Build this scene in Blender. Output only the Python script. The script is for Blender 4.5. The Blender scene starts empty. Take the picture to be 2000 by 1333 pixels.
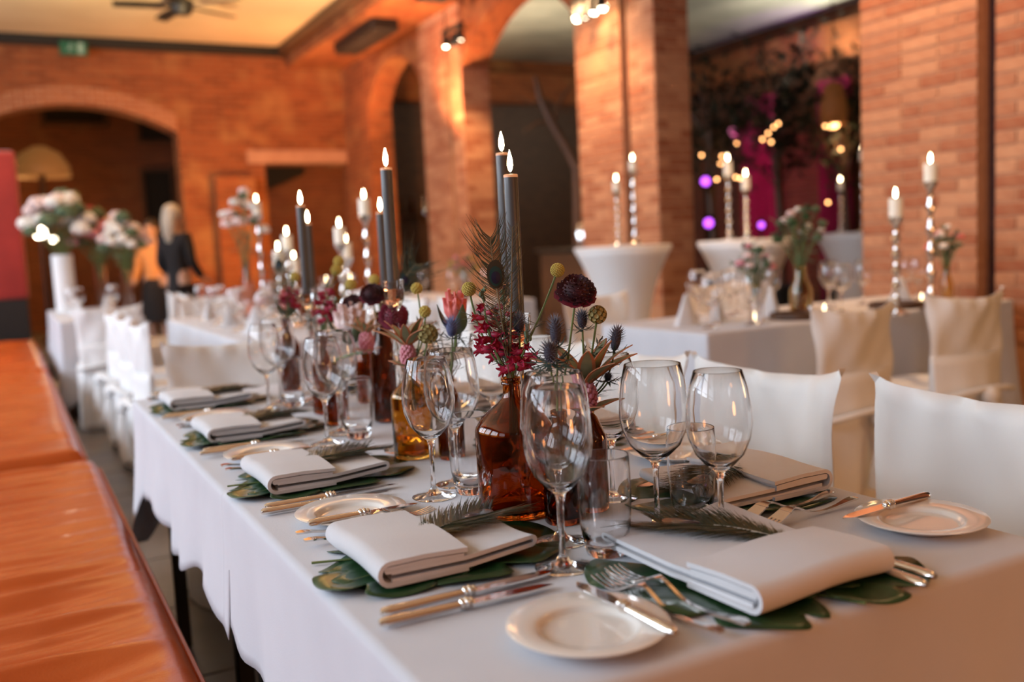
import bpy, bmesh, math, random
from mathutils import Vector, Matrix, Quaternion, noise
random.seed(7)
S = bpy.context.scene
COL = S.collection
PI = math.pi

# ------------------------------------------------------------------ camera
F_PX = 1850.0
YAW, PITCH, ROLL = math.radians(27.897), math.radians(5.879), math.radians(2.879)
CAM = Vector((0, 0, 1.17))
FWD = Vector((math.sin(YAW) * math.cos(PITCH), math.cos(YAW) * math.cos(PITCH), -math.sin(PITCH)))
_r0 = Vector((math.cos(YAW), -math.sin(YAW), 0)); _u0 = _r0.cross(FWD)
RGT = math.cos(ROLL) * _r0 - math.sin(ROLL) * _u0
UPV = math.sin(ROLL) * _r0 + math.cos(ROLL) * _u0
cd = bpy.data.cameras.new('camera')
cd.sensor_width = 36.0
cd.lens = F_PX / 2000 * 36.0
cd.clip_start = 0.02
cd.dof.use_dof = True
cd.dof.focus_distance = 1.47
cd.dof.aperture_fstop = 2.3
co = bpy.data.objects.new('camera', cd); COL.objects.link(co)
co.matrix_world = Matrix(((RGT.x, UPV.x, -FWD.x, CAM.x), (RGT.y, UPV.y, -FWD.y, CAM.y), (RGT.z, UPV.z, -FWD.z, CAM.z), (0, 0, 0, 1)))
S.camera = co

def at(px, py, depth):
    """photo point (2000x1333 frame) at a distance in front of the camera -> place in the room"""
    return CAM + depth * (FWD + (px - 1000) / F_PX * RGT - (py - 666.5) / F_PX * UPV)
def on_z(px, py, z):
    d = FWD + (px - 1000) / F_PX * RGT - (py - 666.5) / F_PX * UPV
    return CAM + d * ((z - CAM.z) / d.z)
def on_y(px, py, y):
    d = FWD + (px - 1000) / F_PX * RGT - (py - 666.5) / F_PX * UPV
    return CAM + d * ((y - CAM.y) / d.y)
def on_x(px, py, x):
    d = FWD + (px - 1000) / F_PX * RGT - (py - 666.5) / F_PX * UPV
    return CAM + d * ((x - CAM.x) / d.x)

# ------------------------------------------------------------------ world, daylight, exposure
w = bpy.data.worlds.new('overcast_sky'); S.world = w; w.use_nodes = True
bg = w.node_tree.nodes['Background']; bg.inputs[0].default_value = (0.75, 0.86, 1.0, 1); bg.inputs[1].default_value = 0.35
S.view_settings.view_transform = 'Standard'; S.view_settings.look = 'None'
S.view_settings.gamma = 1.0; S.view_settings.use_curve_mapping = False
S.view_settings.exposure = 0.0
S.cycles.max_bounces = 14; S.cycles.transmission_bounces = 14; S.cycles.glossy_bounces = 5; S.cycles.diffuse_bounces = 4
S.cycles.transparent_max_bounces = 12
S.cycles.sample_clamp_indirect = 6.0

def light(name, kind, loc, energy, color, **kw):
    ld = bpy.data.lights.new(name, kind); ld.energy = energy; ld.color = color
    o = bpy.data.objects.new(name, ld); COL.objects.link(o); o.location = loc
    tgt = kw.pop('target', None)
    for k, v in kw.items(): setattr(ld, k, v)
    if tgt is not None:
        d = Vector(tgt) - Vector(loc)
        o.rotation_euler = d.to_track_quat('-Z', 'Y').to_euler()
    o['kind'] = 'helper'
    return o
# daylight that comes in through the tall windows of the wall on the bench side
WIN_Y = [-1.0, 1.3, 3.6, 5.9, 8.2, 10.5]
WIN_W, WIN_Z0, WIN_Z1, WALL_L = 1.9, 1.5, 4.05, -3.9
for i, y in enumerate(WIN_Y):
    light('window_daylight', 'AREA', (WALL_L - 0.05, y, (WIN_Z0 + WIN_Z1) / 2), (40, 185, 190, 210, 220, 200)[i], (0.76, 0.86, 1.0),
          shape='RECTANGLE', size=WIN_Z1 - WIN_Z0, size_y=WIN_W, target=(5, y, (WIN_Z0 + WIN_Z1) / 2))

# ------------------------------------------------------------------ materials
def mat(name, color=(.8, .8, .8), rough=.5, metal=0, trans=0, ior=1.45, emit=None, estr=0, coat=0, sheen=0, spec=None, sss=0):
    m = bpy.data.materials.new(name); m.use_nodes = True
    b = m.node_tree.nodes['Principled BSDF']
    b.inputs['Base Color'].default_value = (*color, 1); b.inputs['Roughness'].default_value = rough
    b.inputs['Metallic'].default_value = metal; b.inputs['Transmission Weight'].default_value = trans
    b.inputs['IOR'].default_value = ior; b.inputs['Coat Weight'].default_value = coat
    b.inputs['Sheen Weight'].default_value = sheen
    if spec is not None: b.inputs['Specular IOR Level'].default_value = spec
    if sss: b.inputs['Subsurface Weight'].default_value = sss; b.inputs['Subsurface Radius'].default_value = (.01, .006, .004)
    if emit: b.inputs['Emission Color'].default_value = (*emit, 1); b.inputs['Emission Strength'].default_value = estr
    return m
def nodes(m): return m.node_tree.nodes, m.node_tree.links, m.node_tree.nodes['Principled BSDF']
def vary(m, c1, c2, scale=8, bump=0, bscale=60, detail=4, rand=0.0, dist=.01, stretch=None):
    """noise colour mix c1..c2, optional bump, optional per-object random tint"""
    n, l, b = nodes(m)
    tc = n.new('ShaderNodeTexCoord')
    src = tc.outputs['Object']
    if stretch:
        mp = n.new('ShaderNodeMapping'); mp.inputs['Scale'].default_value = stretch; l.new(src, mp.inputs[0]); src = mp.outputs[0]
    nz = n.new('ShaderNodeTexNoise'); nz.inputs['Scale'].default_value = scale; nz.inputs['Detail'].default_value = detail
    l.new(src, nz.inputs['Vector'])
    mr = n.new('ShaderNodeMapRange'); mr.inputs[1].default_value = .3; mr.inputs[2].default_value = .7
    l.new(nz.outputs[0], mr.inputs[0])
    mx = n.new('ShaderNodeMix'); mx.data_type = 'RGBA'; mx.inputs[6].default_value = (*c1, 1); mx.inputs[7].default_value = (*c2, 1)
    if rand:
        oi = n.new('ShaderNodeObjectInfo'); ma = n.new('ShaderNodeMath'); ma.operation = 'MULTIPLY_ADD'
        l.new(oi.outputs['Random'], ma.inputs[0]); ma.inputs[1].default_value = rand
        sc = n.new('ShaderNodeMath'); sc.operation = 'MULTIPLY'; l.new(mr.outputs[0], sc.inputs[0]); sc.inputs[1].default_value = 1 - rand
        l.new(sc.outputs[0], ma.inputs[2]); l.new(ma.outputs[0], mx.inputs[0])
    else:
        l.new(mr.outputs[0], mx.inputs[0])
    l.new(mx.outputs[2], b.inputs['Base Color'])
    if bump:
        n2 = n.new('ShaderNodeTexNoise'); n2.inputs['Scale'].default_value = bscale; n2.inputs['Detail'].default_value = 3
        l.new(src, n2.inputs['Vector'])
        bp = n.new('ShaderNodeBump'); bp.inputs['Strength'].default_value = bump; bp.inputs['Distance'].default_value = dist
        l.new(n2.outputs[0], bp.inputs['Height']); l.new(bp.outputs[0], b.inputs['Normal'])
    return m
def brick_mat(name, c1, c2, mortar, blotch):
    m = mat(name, rough=.85); n, l, b = nodes(m)
    tc = n.new('ShaderNodeTexCoord'); ge = n.new('ShaderNodeNewGeometry')
    ab = n.new('ShaderNodeVectorMath'); ab.operation = 'ABSOLUTE'; l.new(ge.outputs['Normal'], ab.inputs[0])
    sn = n.new('ShaderNodeSeparateXYZ'); l.new(ab.outputs[0], sn.inputs[0])
    sp = n.new('ShaderNodeSeparateXYZ'); l.new(tc.outputs['Object'], sp.inputs[0])
    def mul(a, c):
        q = n.new('ShaderNodeMath'); q.operation = 'MULTIPLY'; l.new(a, q.inputs[0]); l.new(c, q.inputs[1]); return q.outputs[0]
    def add(a, c):
        q = n.new('ShaderNodeMath'); q.operation = 'ADD'; l.new(a, q.inputs[0]); l.new(c, q.inputs[1]); return q.outputs[0]
    a = add(mul(sp.outputs[0], sn.outputs[1]), mul(sp.outputs[1], sn.outputs[0]))
    a = add(a, mul(sp.outputs[1], sn.outputs[2]))
    v = add(sp.outputs[2], mul(sp.outputs[0], sn.outputs[2]))
    cb = n.new('ShaderNodeCombineXYZ'); l.new(a, cb.inputs[0]); l.new(v, cb.inputs[1])
    br = n.new('ShaderNodeTexBrick'); l.new(cb.outputs[0], br.inputs['Vector'])
    br.inputs['Scale'].default_value = 1; br.inputs['Brick Width'].default_value = .25; br.inputs['Row Height'].default_value = .075
    br.inputs['Mortar Size'].default_value = .007; br.inputs['Mortar Smooth'].default_value = .3; br.inputs['Bias'].default_value = -.1
    br.inputs['Color1'].default_value = (*c1, 1); br.inputs['Color2'].default_value = (*c2, 1); br.inputs['Mortar'].default_value = (*mortar, 1)
    nz = n.new('ShaderNodeTexNoise'); nz.inputs['Scale'].default_value = 2.3; nz.inputs['Detail'].default_value = 6; l.new(tc.outputs['Object'], nz.inputs['Vector'])
    mr = n.new('ShaderNodeMapRange'); mr.inputs[1].default_value = .52; mr.inputs[2].default_value = .72; mr.inputs[4].default_value = .75; l.new(nz.outputs[0], mr.inputs[0])
    mx = n.new('ShaderNodeMix'); mx.data_type = 'RGBA'; l.new(mr.outputs[0], mx.inputs[0]); l.new(br.outputs['Color'], mx.inputs[6]); mx.inputs[7].default_value = (*blotch, 1)
    l.new(mx.outputs[2], b.inputs['Base Color'])
    bp = n.new('ShaderNodeBump'); bp.inputs['Strength'].default_value = .6; bp.inputs['Distance'].default_value = .01
    iv = n.new('ShaderNodeMath'); iv.operation = 'SUBTRACT'; iv.inputs[0].default_value = 1; l.new(br.outputs['Fac'], iv.inputs[1])
    l.new(iv.outputs[0], bp.inputs['Height']); l.new(bp.outputs[0], b.inputs['Normal'])
    return m
M = {}
M['brick_wall'] = brick_mat('brick_wall', (.30, .080, .022), (.18, .042, .011), (.26, .115, .045), (.40, .175, .06))
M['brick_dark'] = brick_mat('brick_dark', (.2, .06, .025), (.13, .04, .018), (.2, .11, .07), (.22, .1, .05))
M['brick'] = vary(mat('brick', rough=.85), (.30, .085, .035), (.54, .27, .145), scale=14, bump=.5, bscale=70, rand=.75, dist=.006)
M['mortar'] = vary(mat('mortar', rough=.95), (.46, .235, .13), (.56, .30, .17), scale=20, bump=.4)
M['plaster'] = vary(mat('plaster', rough=.9), (.72, .55, .33), (.8, .63, .40), scale=1.5)
M['mural'] = vary(mat('mural', rough=.9), (.30, .30, .27), (.62, .60, .52), scale=.9, detail=6)
M['plain_wall'] = vary(mat('plain_wall', rough=.9), (.30, .19, .12), (.36, .23, .14), scale=2)
M['black'] = mat('black', (.012, .011, .01), rough=.5)
M['dark_void'] = mat('dark_paint', (.012, .009, .007), rough=.8)  # near-black of the panes and the panel above the stair
M['dark_wood'] = vary(mat('dark_wood', rough=.5), (.05, .022, .01), (.11, .05, .022), scale=6, stretch=(1, 8, 8))
M['floor'] = vary(mat('floor', rough=.38), (.16, .14, .125), (.24, .215, .19), scale=3, bump=.1, bscale=20)
M['joint'] = mat('joint', (.1, .09, .08), rough=.8)
M['leather'] = vary(mat('leather', rough=.30, coat=.1, spec=.4), (.46, .074, .009), (.54, .100, .014), scale=3, bump=.08, bscale=180)
M['linen'] = vary(mat('linen', rough=.82, sheen=.1), (.555, .565, .61), (.60, .61, .655), scale=5, bump=.12, bscale=420, dist=.002)
M['napkin'] = vary(mat('napkin', rough=.85, sheen=.1), (.60, .595, .615), (.65, .645, .665), scale=8, bump=.15, bscale=500, dist=.002)
M['cover'] = vary(mat('cover', rough=.5, sheen=.25), (.77, .76, .74), (.82, .81, .79), scale=3, bump=.06, bscale=300, dist=.002)
M['cover_white'] = vary(mat('cover_white', rough=.6, sheen=.2), (.78, .78, .78), (.83, .83, .84), scale=3)
M['porcelain'] = mat('porcelain', (.78, .74, .69), rough=.12, coat=.4)
M['glass'] = mat('glass', (1, 1, 1), rough=0, trans=1, ior=1.46)
M['crystal'] = mat('crystal', (1, 1, 1), rough=.02, trans=1, ior=1.5)
M['amber'] = mat('amber', (.46, .135, .015), rough=.01, trans=1, ior=1.46)
M['amber_light'] = mat('amber_light', (.80, .45, .09), rough=.01, trans=1, ior=1.46)
M['brown_glass'] = mat('brown_glass', (.30, .10, .035), rough=.01, trans=1, ior=1.46)
M['yellow_glass'] = mat('yellow_glass', (.85, .7, .4), rough=.02, trans=1)
M['silver'] = mat('silver', (.82, .78, .74), rough=.12, metal=1)
M['chrome'] = mat('chrome', (.85, .84, .82), rough=.1, metal=1)
M['taper'] = mat('taper_wax', (.075, .07, .068), rough=.38, coat=.15)
M['white_wax'] = mat('white_wax', (.85, .80, .70), rough=.5, sss=.3, emit=(1, .75, .45), estr=.10)
M['wax_tip'] = mat('wax_tip', (.5, .25, .15), rough=.4, emit=(1, .45, .2), estr=.35)
M['wick'] = mat('wick', (.02, .02, .02), rough=.9)
M['flame'] = mat('flame', (1, .8, .5), emit=(1, .78, .45), estr=42)
M['leaf_dark'] = mat('leaf_dark', (.012, .018, .008), rough=.6)
M['maroon_steel'] = mat('maroon_steel', (.045, .008, .005), rough=.6)
M['leaf'] = vary(mat('leaf', rough=.30, coat=.2), (.008, .036, .012), (.022, .075, .022), scale=9, bump=.15, bscale=30)
M['leaf_grey'] = vary(mat('leaf_grey', rough=.6), (.06, .10, .05), (.13, .18, .10), scale=20)
M['stem'] = mat('stem', (.12, .17, .05), rough=.5)
M['stem_brown'] = mat('stem_brown', (.16, .11, .05), rough=.6)
M['craspedia'] = vary(mat('craspedia', rough=.8), (.45, .34, .06), (.62, .50, .14), scale=120, rand=.3)
M['pod'] = vary(mat('pod', rough=.8), (.26, .20, .06), (.45, .37, .15), scale=90)
M['burgundy'] = vary(mat('burgundy', rough=.7), (.016, .001, .004), (.06, .003, .010), scale=80)
M['wine_red'] = vary(mat('wine_red', rough=.55, sheen=.3), (.14, .004, .025), (.28, .012, .05), scale=60)
M['crimson'] = vary(mat('crimson', rough=.5), (.30, .006, .035), (.50, .02, .07), scale=60)
M['coral'] = vary(mat('coral', rough=.5), (.68, .10, .09), (.82, .28, .24), scale=40, stretch=(1, 1, .25))
M['pale_pink'] = vary(mat('pale_pink', rough=.6), (.74, .52, .50), (.82, .68, .64), scale=30)
M['pink'] = vary(mat('pink', rough=.6), (.62, .16, .22), (.75, .38, .42), scale=40)
M['thistle'] = vary(mat('thistle', rough=.7), (.026, .022, .036), (.065, .055, .08), scale=60)
M['thistle_blue'] = vary(mat('thistle_blue', rough=.7), (.08, .09, .2), (.16, .17, .30), scale=60)
M['bract'] = vary(mat('bract', rough=.6), (.02, .045, .035), (.05, .075, .06), scale=40)
M['pine_leaf'] = vary(mat('pine_leaf', rough=.55), (.20, .24, .13), (.34, .34, .20), scale=25)
M['pine_edge'] = mat('pine_edge', (.50, .17, .07), rough=.6)
M['stamen'] = mat('stamen', (.7, .5, .5), rough=.6)
M['barb'] = vary(mat('barb', rough=.45, coat=.3), (.012, .035, .022), (.06, .055, .022), scale=40)
M['barb_gold'] = vary(mat('barb_gold', rough=.45, coat=.3), (.05, .05, .022), (.13, .085, .03), scale=40)
M['spine'] = mat('spine', (.13, .12, .14), rough=.6)
M['ruffle'] = mat('ruffle', (.13, .004, .016), rough=.7)
M['eye_ring'] = mat('eye_ring', (.004, .03, .026), rough=.35, coat=.5)
M['eye_core'] = mat('eye_core', (.008, .005, .022), rough=.35, coat=.5)
M['eye_bronze'] = mat('eye_bronze', (.03, .02, .008), rough=.4, coat=.4)
M['rachis'] = mat('rachis', (.55, .50, .42), rough=.5)
M['white_petal'] = mat('white_petal', (.80, .76, .70), rough=.7)
M['bulb_warm'] = mat('bulb_warm', (1, .7, .4), emit=(1, .45, .16), estr=10)
M['bulb_white'] = mat('bulb_white', (1, .9, .7), emit=(1, .85, .6), estr=30)
M['violet_lamp'] = mat('violet_lamp', (.6, .1, .9), emit=(.55, .10, 1.0), estr=3)
M['pink_lamp'] = mat('pink_lamp', (.9, .3, .6), emit=(1, .22, .45), estr=.8)
M['exit_green'] = mat('exit_green', (.01, .10, .05), emit=(.05, .45, .28), estr=.02)
M['exit_white'] = mat('exit_white', (.25, .4, .33), emit=(.6, .9, .75), estr=.02)
M['red_velvet'] = vary(mat('red_velvet', rough=.7, sheen=.6), (.30, .016, .013), (.40, .025, .02), scale=4)
M['curtain'] = vary(mat('curtain', rough=.8), (.32, .012, .07), (.42, .02, .11), scale=4)
M['lamp_shade'] = mat('lamp_shade', (.26, .10, .03), emit=(1, .45, .12), estr=.14)
M['lantern_shade'] = mat('lantern_shade', (.20, .065, .015), rough=.7, emit=(1, .35, .08), estr=.05)
M['skin'] = mat('skin', (.55, .33, .24), rough=.55, sss=.1)
M['hair'] = mat('hair', (.45, .38, .30), rough=.6)
M['hair_dark'] = mat('hair_dark', (.04, .025, .015), rough=.6)
M['cloth_black'] = mat('cloth_black', (.014, .012, .014), rough=.85)
M['cloth_orange'] = mat('cloth_tan', (.60, .27, .09), rough=.8)
M['cloth_lilac'] = mat('cloth_lilac', (.45, .36, .38), rough=.8)

# ------------------------------------------------------------------ mesh helpers
class MB:
    def __init__(s): s.v = []; s.f = []; s.mi = []; s.cur = 0
    def add(s, vs, fs):
        k = len(s.v); s.v += [tuple(p) for p in vs]
        for f in fs: s.f.append([i + k for i in f]); s.mi.append(s.cur)
        return s
    def box(s, x0, y0, z0, x1, y1, z1):
        vs = [(x, y, z) for x in (x0, x1) for y in (y0, y1) for z in (z0, z1)]
        return s.add(vs, [(0, 1, 3, 2), (4, 6, 7, 5), (0, 4, 5, 1), (2, 3, 7, 6), (0, 2, 6, 4), (1, 5, 7, 3)])
    def rbox(s, x0, y0, z0, x1, y1, z1, r, seg=3):
        b = bmesh.new(); bmesh.ops.create_cube(b, size=1)
        for v in b.verts:
            v.co = Vector(((x0 + x1) / 2 + v.co.x * (x1 - x0), (y0 + y1) / 2 + v.co.y * (y1 - y0), (z0 + z1) / 2 + v.co.z * (z1 - z0)))
        bmesh.ops.bevel(b, geom=list(b.edges), offset=r, segments=seg, affect='EDGES', profile=.5)
        b.verts.index_update()
        s.add([v.co.copy() for v in b.verts], [[v.index for v in f.verts] for f in b.faces]); b.free(); return s
    def tube(s, pts, radii, n=8, flat=1.0, up=None):
        pts = [Vector(p) for p in pts]
        if not hasattr(radii, '__len__'): radii = [radii] * len(pts)
        t0 = (pts[1] - pts[0]).normalized()
        a = Vector(up) if up else (Vector((0, 0, 1)) if abs(t0.z) < .9 else Vector((1, 0, 0)))
        nrm = (a - t0 * a.dot(t0)).normalized(); vs = []
        for i, p in enumerate(pts):
            t = (pts[min(i + 1, len(pts) - 1)] - pts[max(i - 1, 0)]).normalized()
            nrm = (nrm - t * nrm.dot(t)).normalized(); bi = t.cross(nrm)
            for k in range(n):
                an = 2 * PI * k / n
                vs.append(p + radii[i] * (math.cos(an) * bi + flat * math.sin(an) * nrm))
        fs = []
        for i in range(len(pts) - 1):
            for k in range(n):
                fs.append((i * n + k, i * n + (k + 1) % n, (i + 1) * n + (k + 1) % n, (i + 1) * n + k))
        fs.append(list(range(n))[::-1]); fs.append([(len(pts) - 1) * n + k for k in range(n)])
        return s.add(vs, fs)
    def lathe(s, prof, n=32, c=(0, 0, 0), sx=1, sy=1):
        vs = []; fs = []; idx = []
        for r, z in prof:
            if r < 1e-6: idx.append([len(vs)] * n); vs.append((c[0], c[1], c[2] + z))
            else:
                k0 = len(vs); idx.append([k0 + k for k in range(n)])
                vs += [(c[0] + sx * r * math.cos(2 * PI * k / n), c[1] + sy * r * math.sin(2 * PI * k / n), c[2] + z) for k in range(n)]
        for i in range(len(prof) - 1):
            for k in range(n):
                q = [idx[i][k], idx[i][(k + 1) % n], idx[i + 1][(k + 1) % n], idx[i + 1][k]]
                u = []
                for x in q:
                    if x not in u: u.append(x)
                if len(u) > 2: fs.append(u)
        return s.add(vs, fs)
    def ball(s, c, r, n=8, m=6):
        rx, ry, rz = (r, r, r) if not hasattr(r, '__len__') else r
        prof = [(math.sin(PI * i / m), -math.cos(PI * i / m)) for i in range(m + 1)]
        k = len(s.v); s.lathe([(max(a, 0) if 0 < i < m else 0, b) for i, (a, b) in enumerate(prof)], n)
        for i in range(k, len(s.v)):
            x, y, z = s.v[i]; s.v[i] = (c[0] + x * rx, c[1] + y * ry, c[2] + z * rz)
        return s
    def grid(s, fn, nu, nv, closed=False):
        vs = [fn(u, v) for v in range(nv + 1) for u in range(nu + (0 if closed else 1))]
        w = nu if closed else nu + 1; fs = []
        for v in range(nv):
            for u in range(nu):
                u2 = (u + 1) % w
                fs.append((v * w + u, v * w + u2, (v + 1) * w + u2, (v + 1) * w + u))
        return s.add(vs, fs)
    def ribbon(s, pts, widths, side, thick=0):
        """flat strip along pts; side = across direction(s); thick gives it body"""
        pts = [Vector(p) for p in pts]; vs = []; fs = []; n = len(pts)
        for i, p in enumerate(pts):
            sd = Vector(side[i]) if hasattr(side[0], '__len__') else Vector(side)
            t = (pts[min(i + 1, n - 1)] - pts[max(i - 1, 0)]).normalized()
            sd = (sd - t * sd.dot(t)).normalized(); nm = t.cross(sd); wd = widths[i] / 2
            if thick: vs += [p - sd * wd - nm * thick / 2, p + sd * wd - nm * thick / 2, p + sd * wd + nm * thick / 2, p - sd * wd + nm * thick / 2]
            else: vs += [p - sd * wd, p + sd * wd]
        k = 4 if thick else 2
        for i in range(n - 1):
            a, b = i * k, (i + 1) * k
            if thick:
                for q in range(4): fs.append((a + q, a + (q + 1) % 4, b + (q + 1) % 4, b + q))
            else: fs.append((a, a + 1, b + 1, b))
        if thick: fs.append((3, 2, 1, 0)); e = (n - 1) * 4; fs.append((e, e + 1, e + 2, e + 3))
        return s.add(vs, fs)
    def move(s, fn, start=0):
        for i in range(start, len(s.v)): s.v[i] = tuple(fn(Vector(s.v[i])))
        return s
    def build(s, name, m, parent=None, smooth=True, angle=40, loc=None, solid=0, fix=True):
        me = bpy.data.meshes.new(name); me.from_pydata(s.v, [], s.f)
        ms = m if isinstance(m, (list, tuple)) else [m]
        for x in ms: me.materials.append(M[x] if isinstance(x, str) else x)
        if len(ms) > 1: me.polygons.foreach_set('material_index', s.mi)
        if fix:
            b = bmesh.new(); b.from_mesh(me); bmesh.ops.recalc_face_normals(b, faces=b.faces); b.to_mesh(me); b.free()
        if smooth:
            me.shade_smooth()
            if angle < 180: me.set_sharp_from_angle(angle=math.radians(angle))
        me.update()
        o = bpy.data.objects.new(name, me); COL.objects.link(o)
        if parent: o.parent = parent
        if loc: o.location = loc
        if solid:
            md = o.modifiers.new('thickness', 'SOLIDIFY'); md.thickness = solid; md.offset = 0
        return o
def tag(o, label=None, cat=None, group=None, kind=None):
    if label: o['label'] = label
    if cat: o['category'] = cat
    if group: o['group'] = group
    if kind: o['kind'] = kind
    return o
def thing(name, label, cat, loc=(0, 0, 0), rz=0, group=None):
    o = bpy.data.objects.new(name, None); COL.objects.link(o); o.empty_display_size = .05
    o.location = loc; o.rotation_euler = (0, 0, rz)
    return tag(o, label, cat, group)
def dup(root, loc=None, rz=None, label=None, group=None, scale=None, parent=None):
    r = root.copy(); COL.objects.link(r); r.parent = parent
    if loc is not None: r.location = loc
    if rz is not None: r.rotation_euler = (0, 0, rz)
    if scale: r.scale = scale if hasattr(scale, '__len__') else (scale,) * 3
    if label: r['label'] = label
    if group: r['group'] = group
    elif 'group' in r and label and group is None: pass
    for ch in root.children: dup(ch, parent=r)
    return r
def fib(n, zmin=-1, zmax=1):
    g = PI * (3 - math.sqrt(5)); out = []
    for i in range(n):
        z = zmin + (zmax - zmin) * (i + .5) / n; r = math.sqrt(max(0, 1 - z * z)); out.append(Vector((r * math.cos(g * i), r * math.sin(g * i), z)))
    return out
def bez(a, b, c, n=8):
    a, b, c = Vector(a), Vector(b), Vector(c)
    return [(1 - t) ** 2 * a + 2 * t * (1 - t) * b + t * t * c for t in [i / n for i in range(n + 1)]]
def rnd(a, b): return a + (b - a) * random.random()
# ================================================================== the room
XC, XB, YB, ZC = 4.80, 5.15, 14.2, 4.2          # pillar face, pillar back, far wall, ceiling
def struct(o, label=None):
    o['kind'] = 'structure'
    if label: o['label'] = label
    return o
# floor: slabs as far as they can be told apart, the rest one surface
fl = struct(MB().box(WALL_L, -3, -.12, 10.5, 19, -.006).build('floor', 'joint', smooth=False), 'grey stone slab floor of the hall')
sl = MB().rbox(-.297, -.297, -.006, .297, .297, .006, .004, 1).build('slab', 'floor', fl)
sl.location = (-.3, 1.2, -.006)
first = True
for i in range(-2, 6):
    for j in range(2, 19):
        o = sl if first else sl.copy()
        if not first: COL.objects.link(o)
        first = False
        o.location = (i * .6 + .3, j * .6, -.006)
rest = MB()
for i in range(-5, 17):
    for j in range(-5, 32):
        if -2 <= i < 6 and 2 <= j < 19: continue
        rest.box(i * .6 + .004, j * .6 - .296, -.012, i * .6 + .596, j * .6 + .296, 0)
tag(rest.build('far_slabs', 'floor', fl, smooth=False), kind='stuff')

def strip_wall(name, m, axis, pos, th, a0, a1, ztop, openings, label=None, step=.12):
    """wall with openings that reach the floor; openings = [(a, b, fn(a)->height)]"""
    cuts = {a0, a1}
    for (p, q, fn) in openings:
        k = max(2, int((q - p) / step))
        for i in range(k + 1): cuts.add(p + (q - p) * i / k)
    cuts = sorted(cuts); b = MB()
    P = (lambda a, d, z: (a, pos + d, z)) if axis == 'x' else (lambda a, d, z: (pos + d, a, z))
    def low(a, c):
        mid = (a + c) / 2
        for (p, q, fn) in openings:
            if p <= mid <= q: return fn
        return None
    prev = None
    for a, c in zip(cuts, cuts[1:]):
        fn = low(a, c)
        za, zc = (fn(a), fn(c)) if fn else (0, 0)
        for d in (0, th):
            b.add([P(a, d, za), P(c, d, zc), P(c, d, ztop), P(a, d, ztop)], [(0, 1, 2, 3)])
        if fn: b.add([P(a, 0, za), P(c, 0, zc), P(c, th, zc), P(a, th, za)], [(0, 1, 2, 3)])
    for (p, q, fn) in openings:
        for e in (p, q):
            b.add([P(e, 0, 0), P(e, th, 0), P(e, th, fn(e)), P(e, 0, fn(e))], [(0, 1, 2, 3)])
    b.add([P(a0, 0, 0), P(a0, th, 0), P(a0, th, ztop), P(a0, 0, ztop)], [(0, 1, 2, 3)])
    b.add([P(a1, 0, 0), P(a1, th, 0), P(a1, th, ztop), P(a1, 0, ztop)], [(0, 1, 2, 3)])
    b.add([P(a0, 0, ztop), P(a1, 0, ztop), P(a1, th, ztop), P(a0, th, ztop)], [(0, 1, 2, 3)])
    return struct(b.build(name, m, smooth=False, fix=False), label)
def seg_arch(p, q, spring, crown):
    w_ = (q - p) / 2; h = crown - spring; R = (w_ * w_ + h * h) / (2 * h); mid = (p + q) / 2
    return lambda a: spring + math.sqrt(max(0, R * R - (a - mid) ** 2)) - (R - h)
M['lintel'] = vary(mat('lintel', rough=.85), (.42, .2, .12), (.5, .26, .16), scale=5)
# far wall with the segmental arch and the square opening with the stair
ax1 = on_y(347, 259, YB); ap = on_y(140, 203, YB); ax0 = 2 * ap.x - ax1.x
ox0 = on_y(517, 320, YB); ox1 = on_y(688, 320, YB)
wall_back = strip_wall('wall_back', 'brick_wall', 'x', YB, .45, WALL_L, 10.5, ZC,
    [(ax0, ax1.x, seg_arch(ax0, ax1.x, ax1.z, ap.z)), (ox0.x, ox1.x, lambda a: ox0.z)], 'far brick wall with a wide segmental arch and a square opening')
# light rendered lintel over the square opening
lt = MB().rbox(ox0.x - .25, YB - .03, ox0.z, ox1.x + .2, YB + .06, ox0.z + .2, .01, 1).build('lintel', 'lintel', wall_back)
# brick arch ring
ring = MB(); fn = seg_arch(ax0, ax1.x, ax1.z, ap.z); K = 40
ringcol = brick_mat('arch_ring', (.42, .15, .06), (.36, .12, .05), (.5, .28, .16), (.45, .2, .1))
for i in range(K):
    a, c = ax0 + (ax1.x - ax0) * i / K, ax0 + (ax1.x - ax0) * (i + 1) / K
    a2, c2 = a + .004, c - .004
    ring.add([(x, y, z) for y in (YB - .02, YB + .1) for (x, z) in ((a2, fn(a2)), (c2, fn(c2)), (c2, fn(c2) + .24), (a2, fn(a2) + .24))],
             [(0, 1, 2, 3), (4, 7, 6, 5), (0, 4, 5, 1), (3, 2, 6, 7), (0, 3, 7, 4), (1, 5, 6, 2)])
tag(ring.build('arch_ring', ringcol, wall_back, smooth=False), kind='stuff')
# brick pier against the far wall
pa, pb = on_y(420, 345, YB - .25), on_y(498, 345, YB - .25)
struct(MB().rbox(pa.x, YB - .25, 0, pb.x, YB, pa.z, .01, 1).build('wall_pier', 'brick_wall', smooth=False), 'low brick pier against the far wall between arch and square opening')
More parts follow.
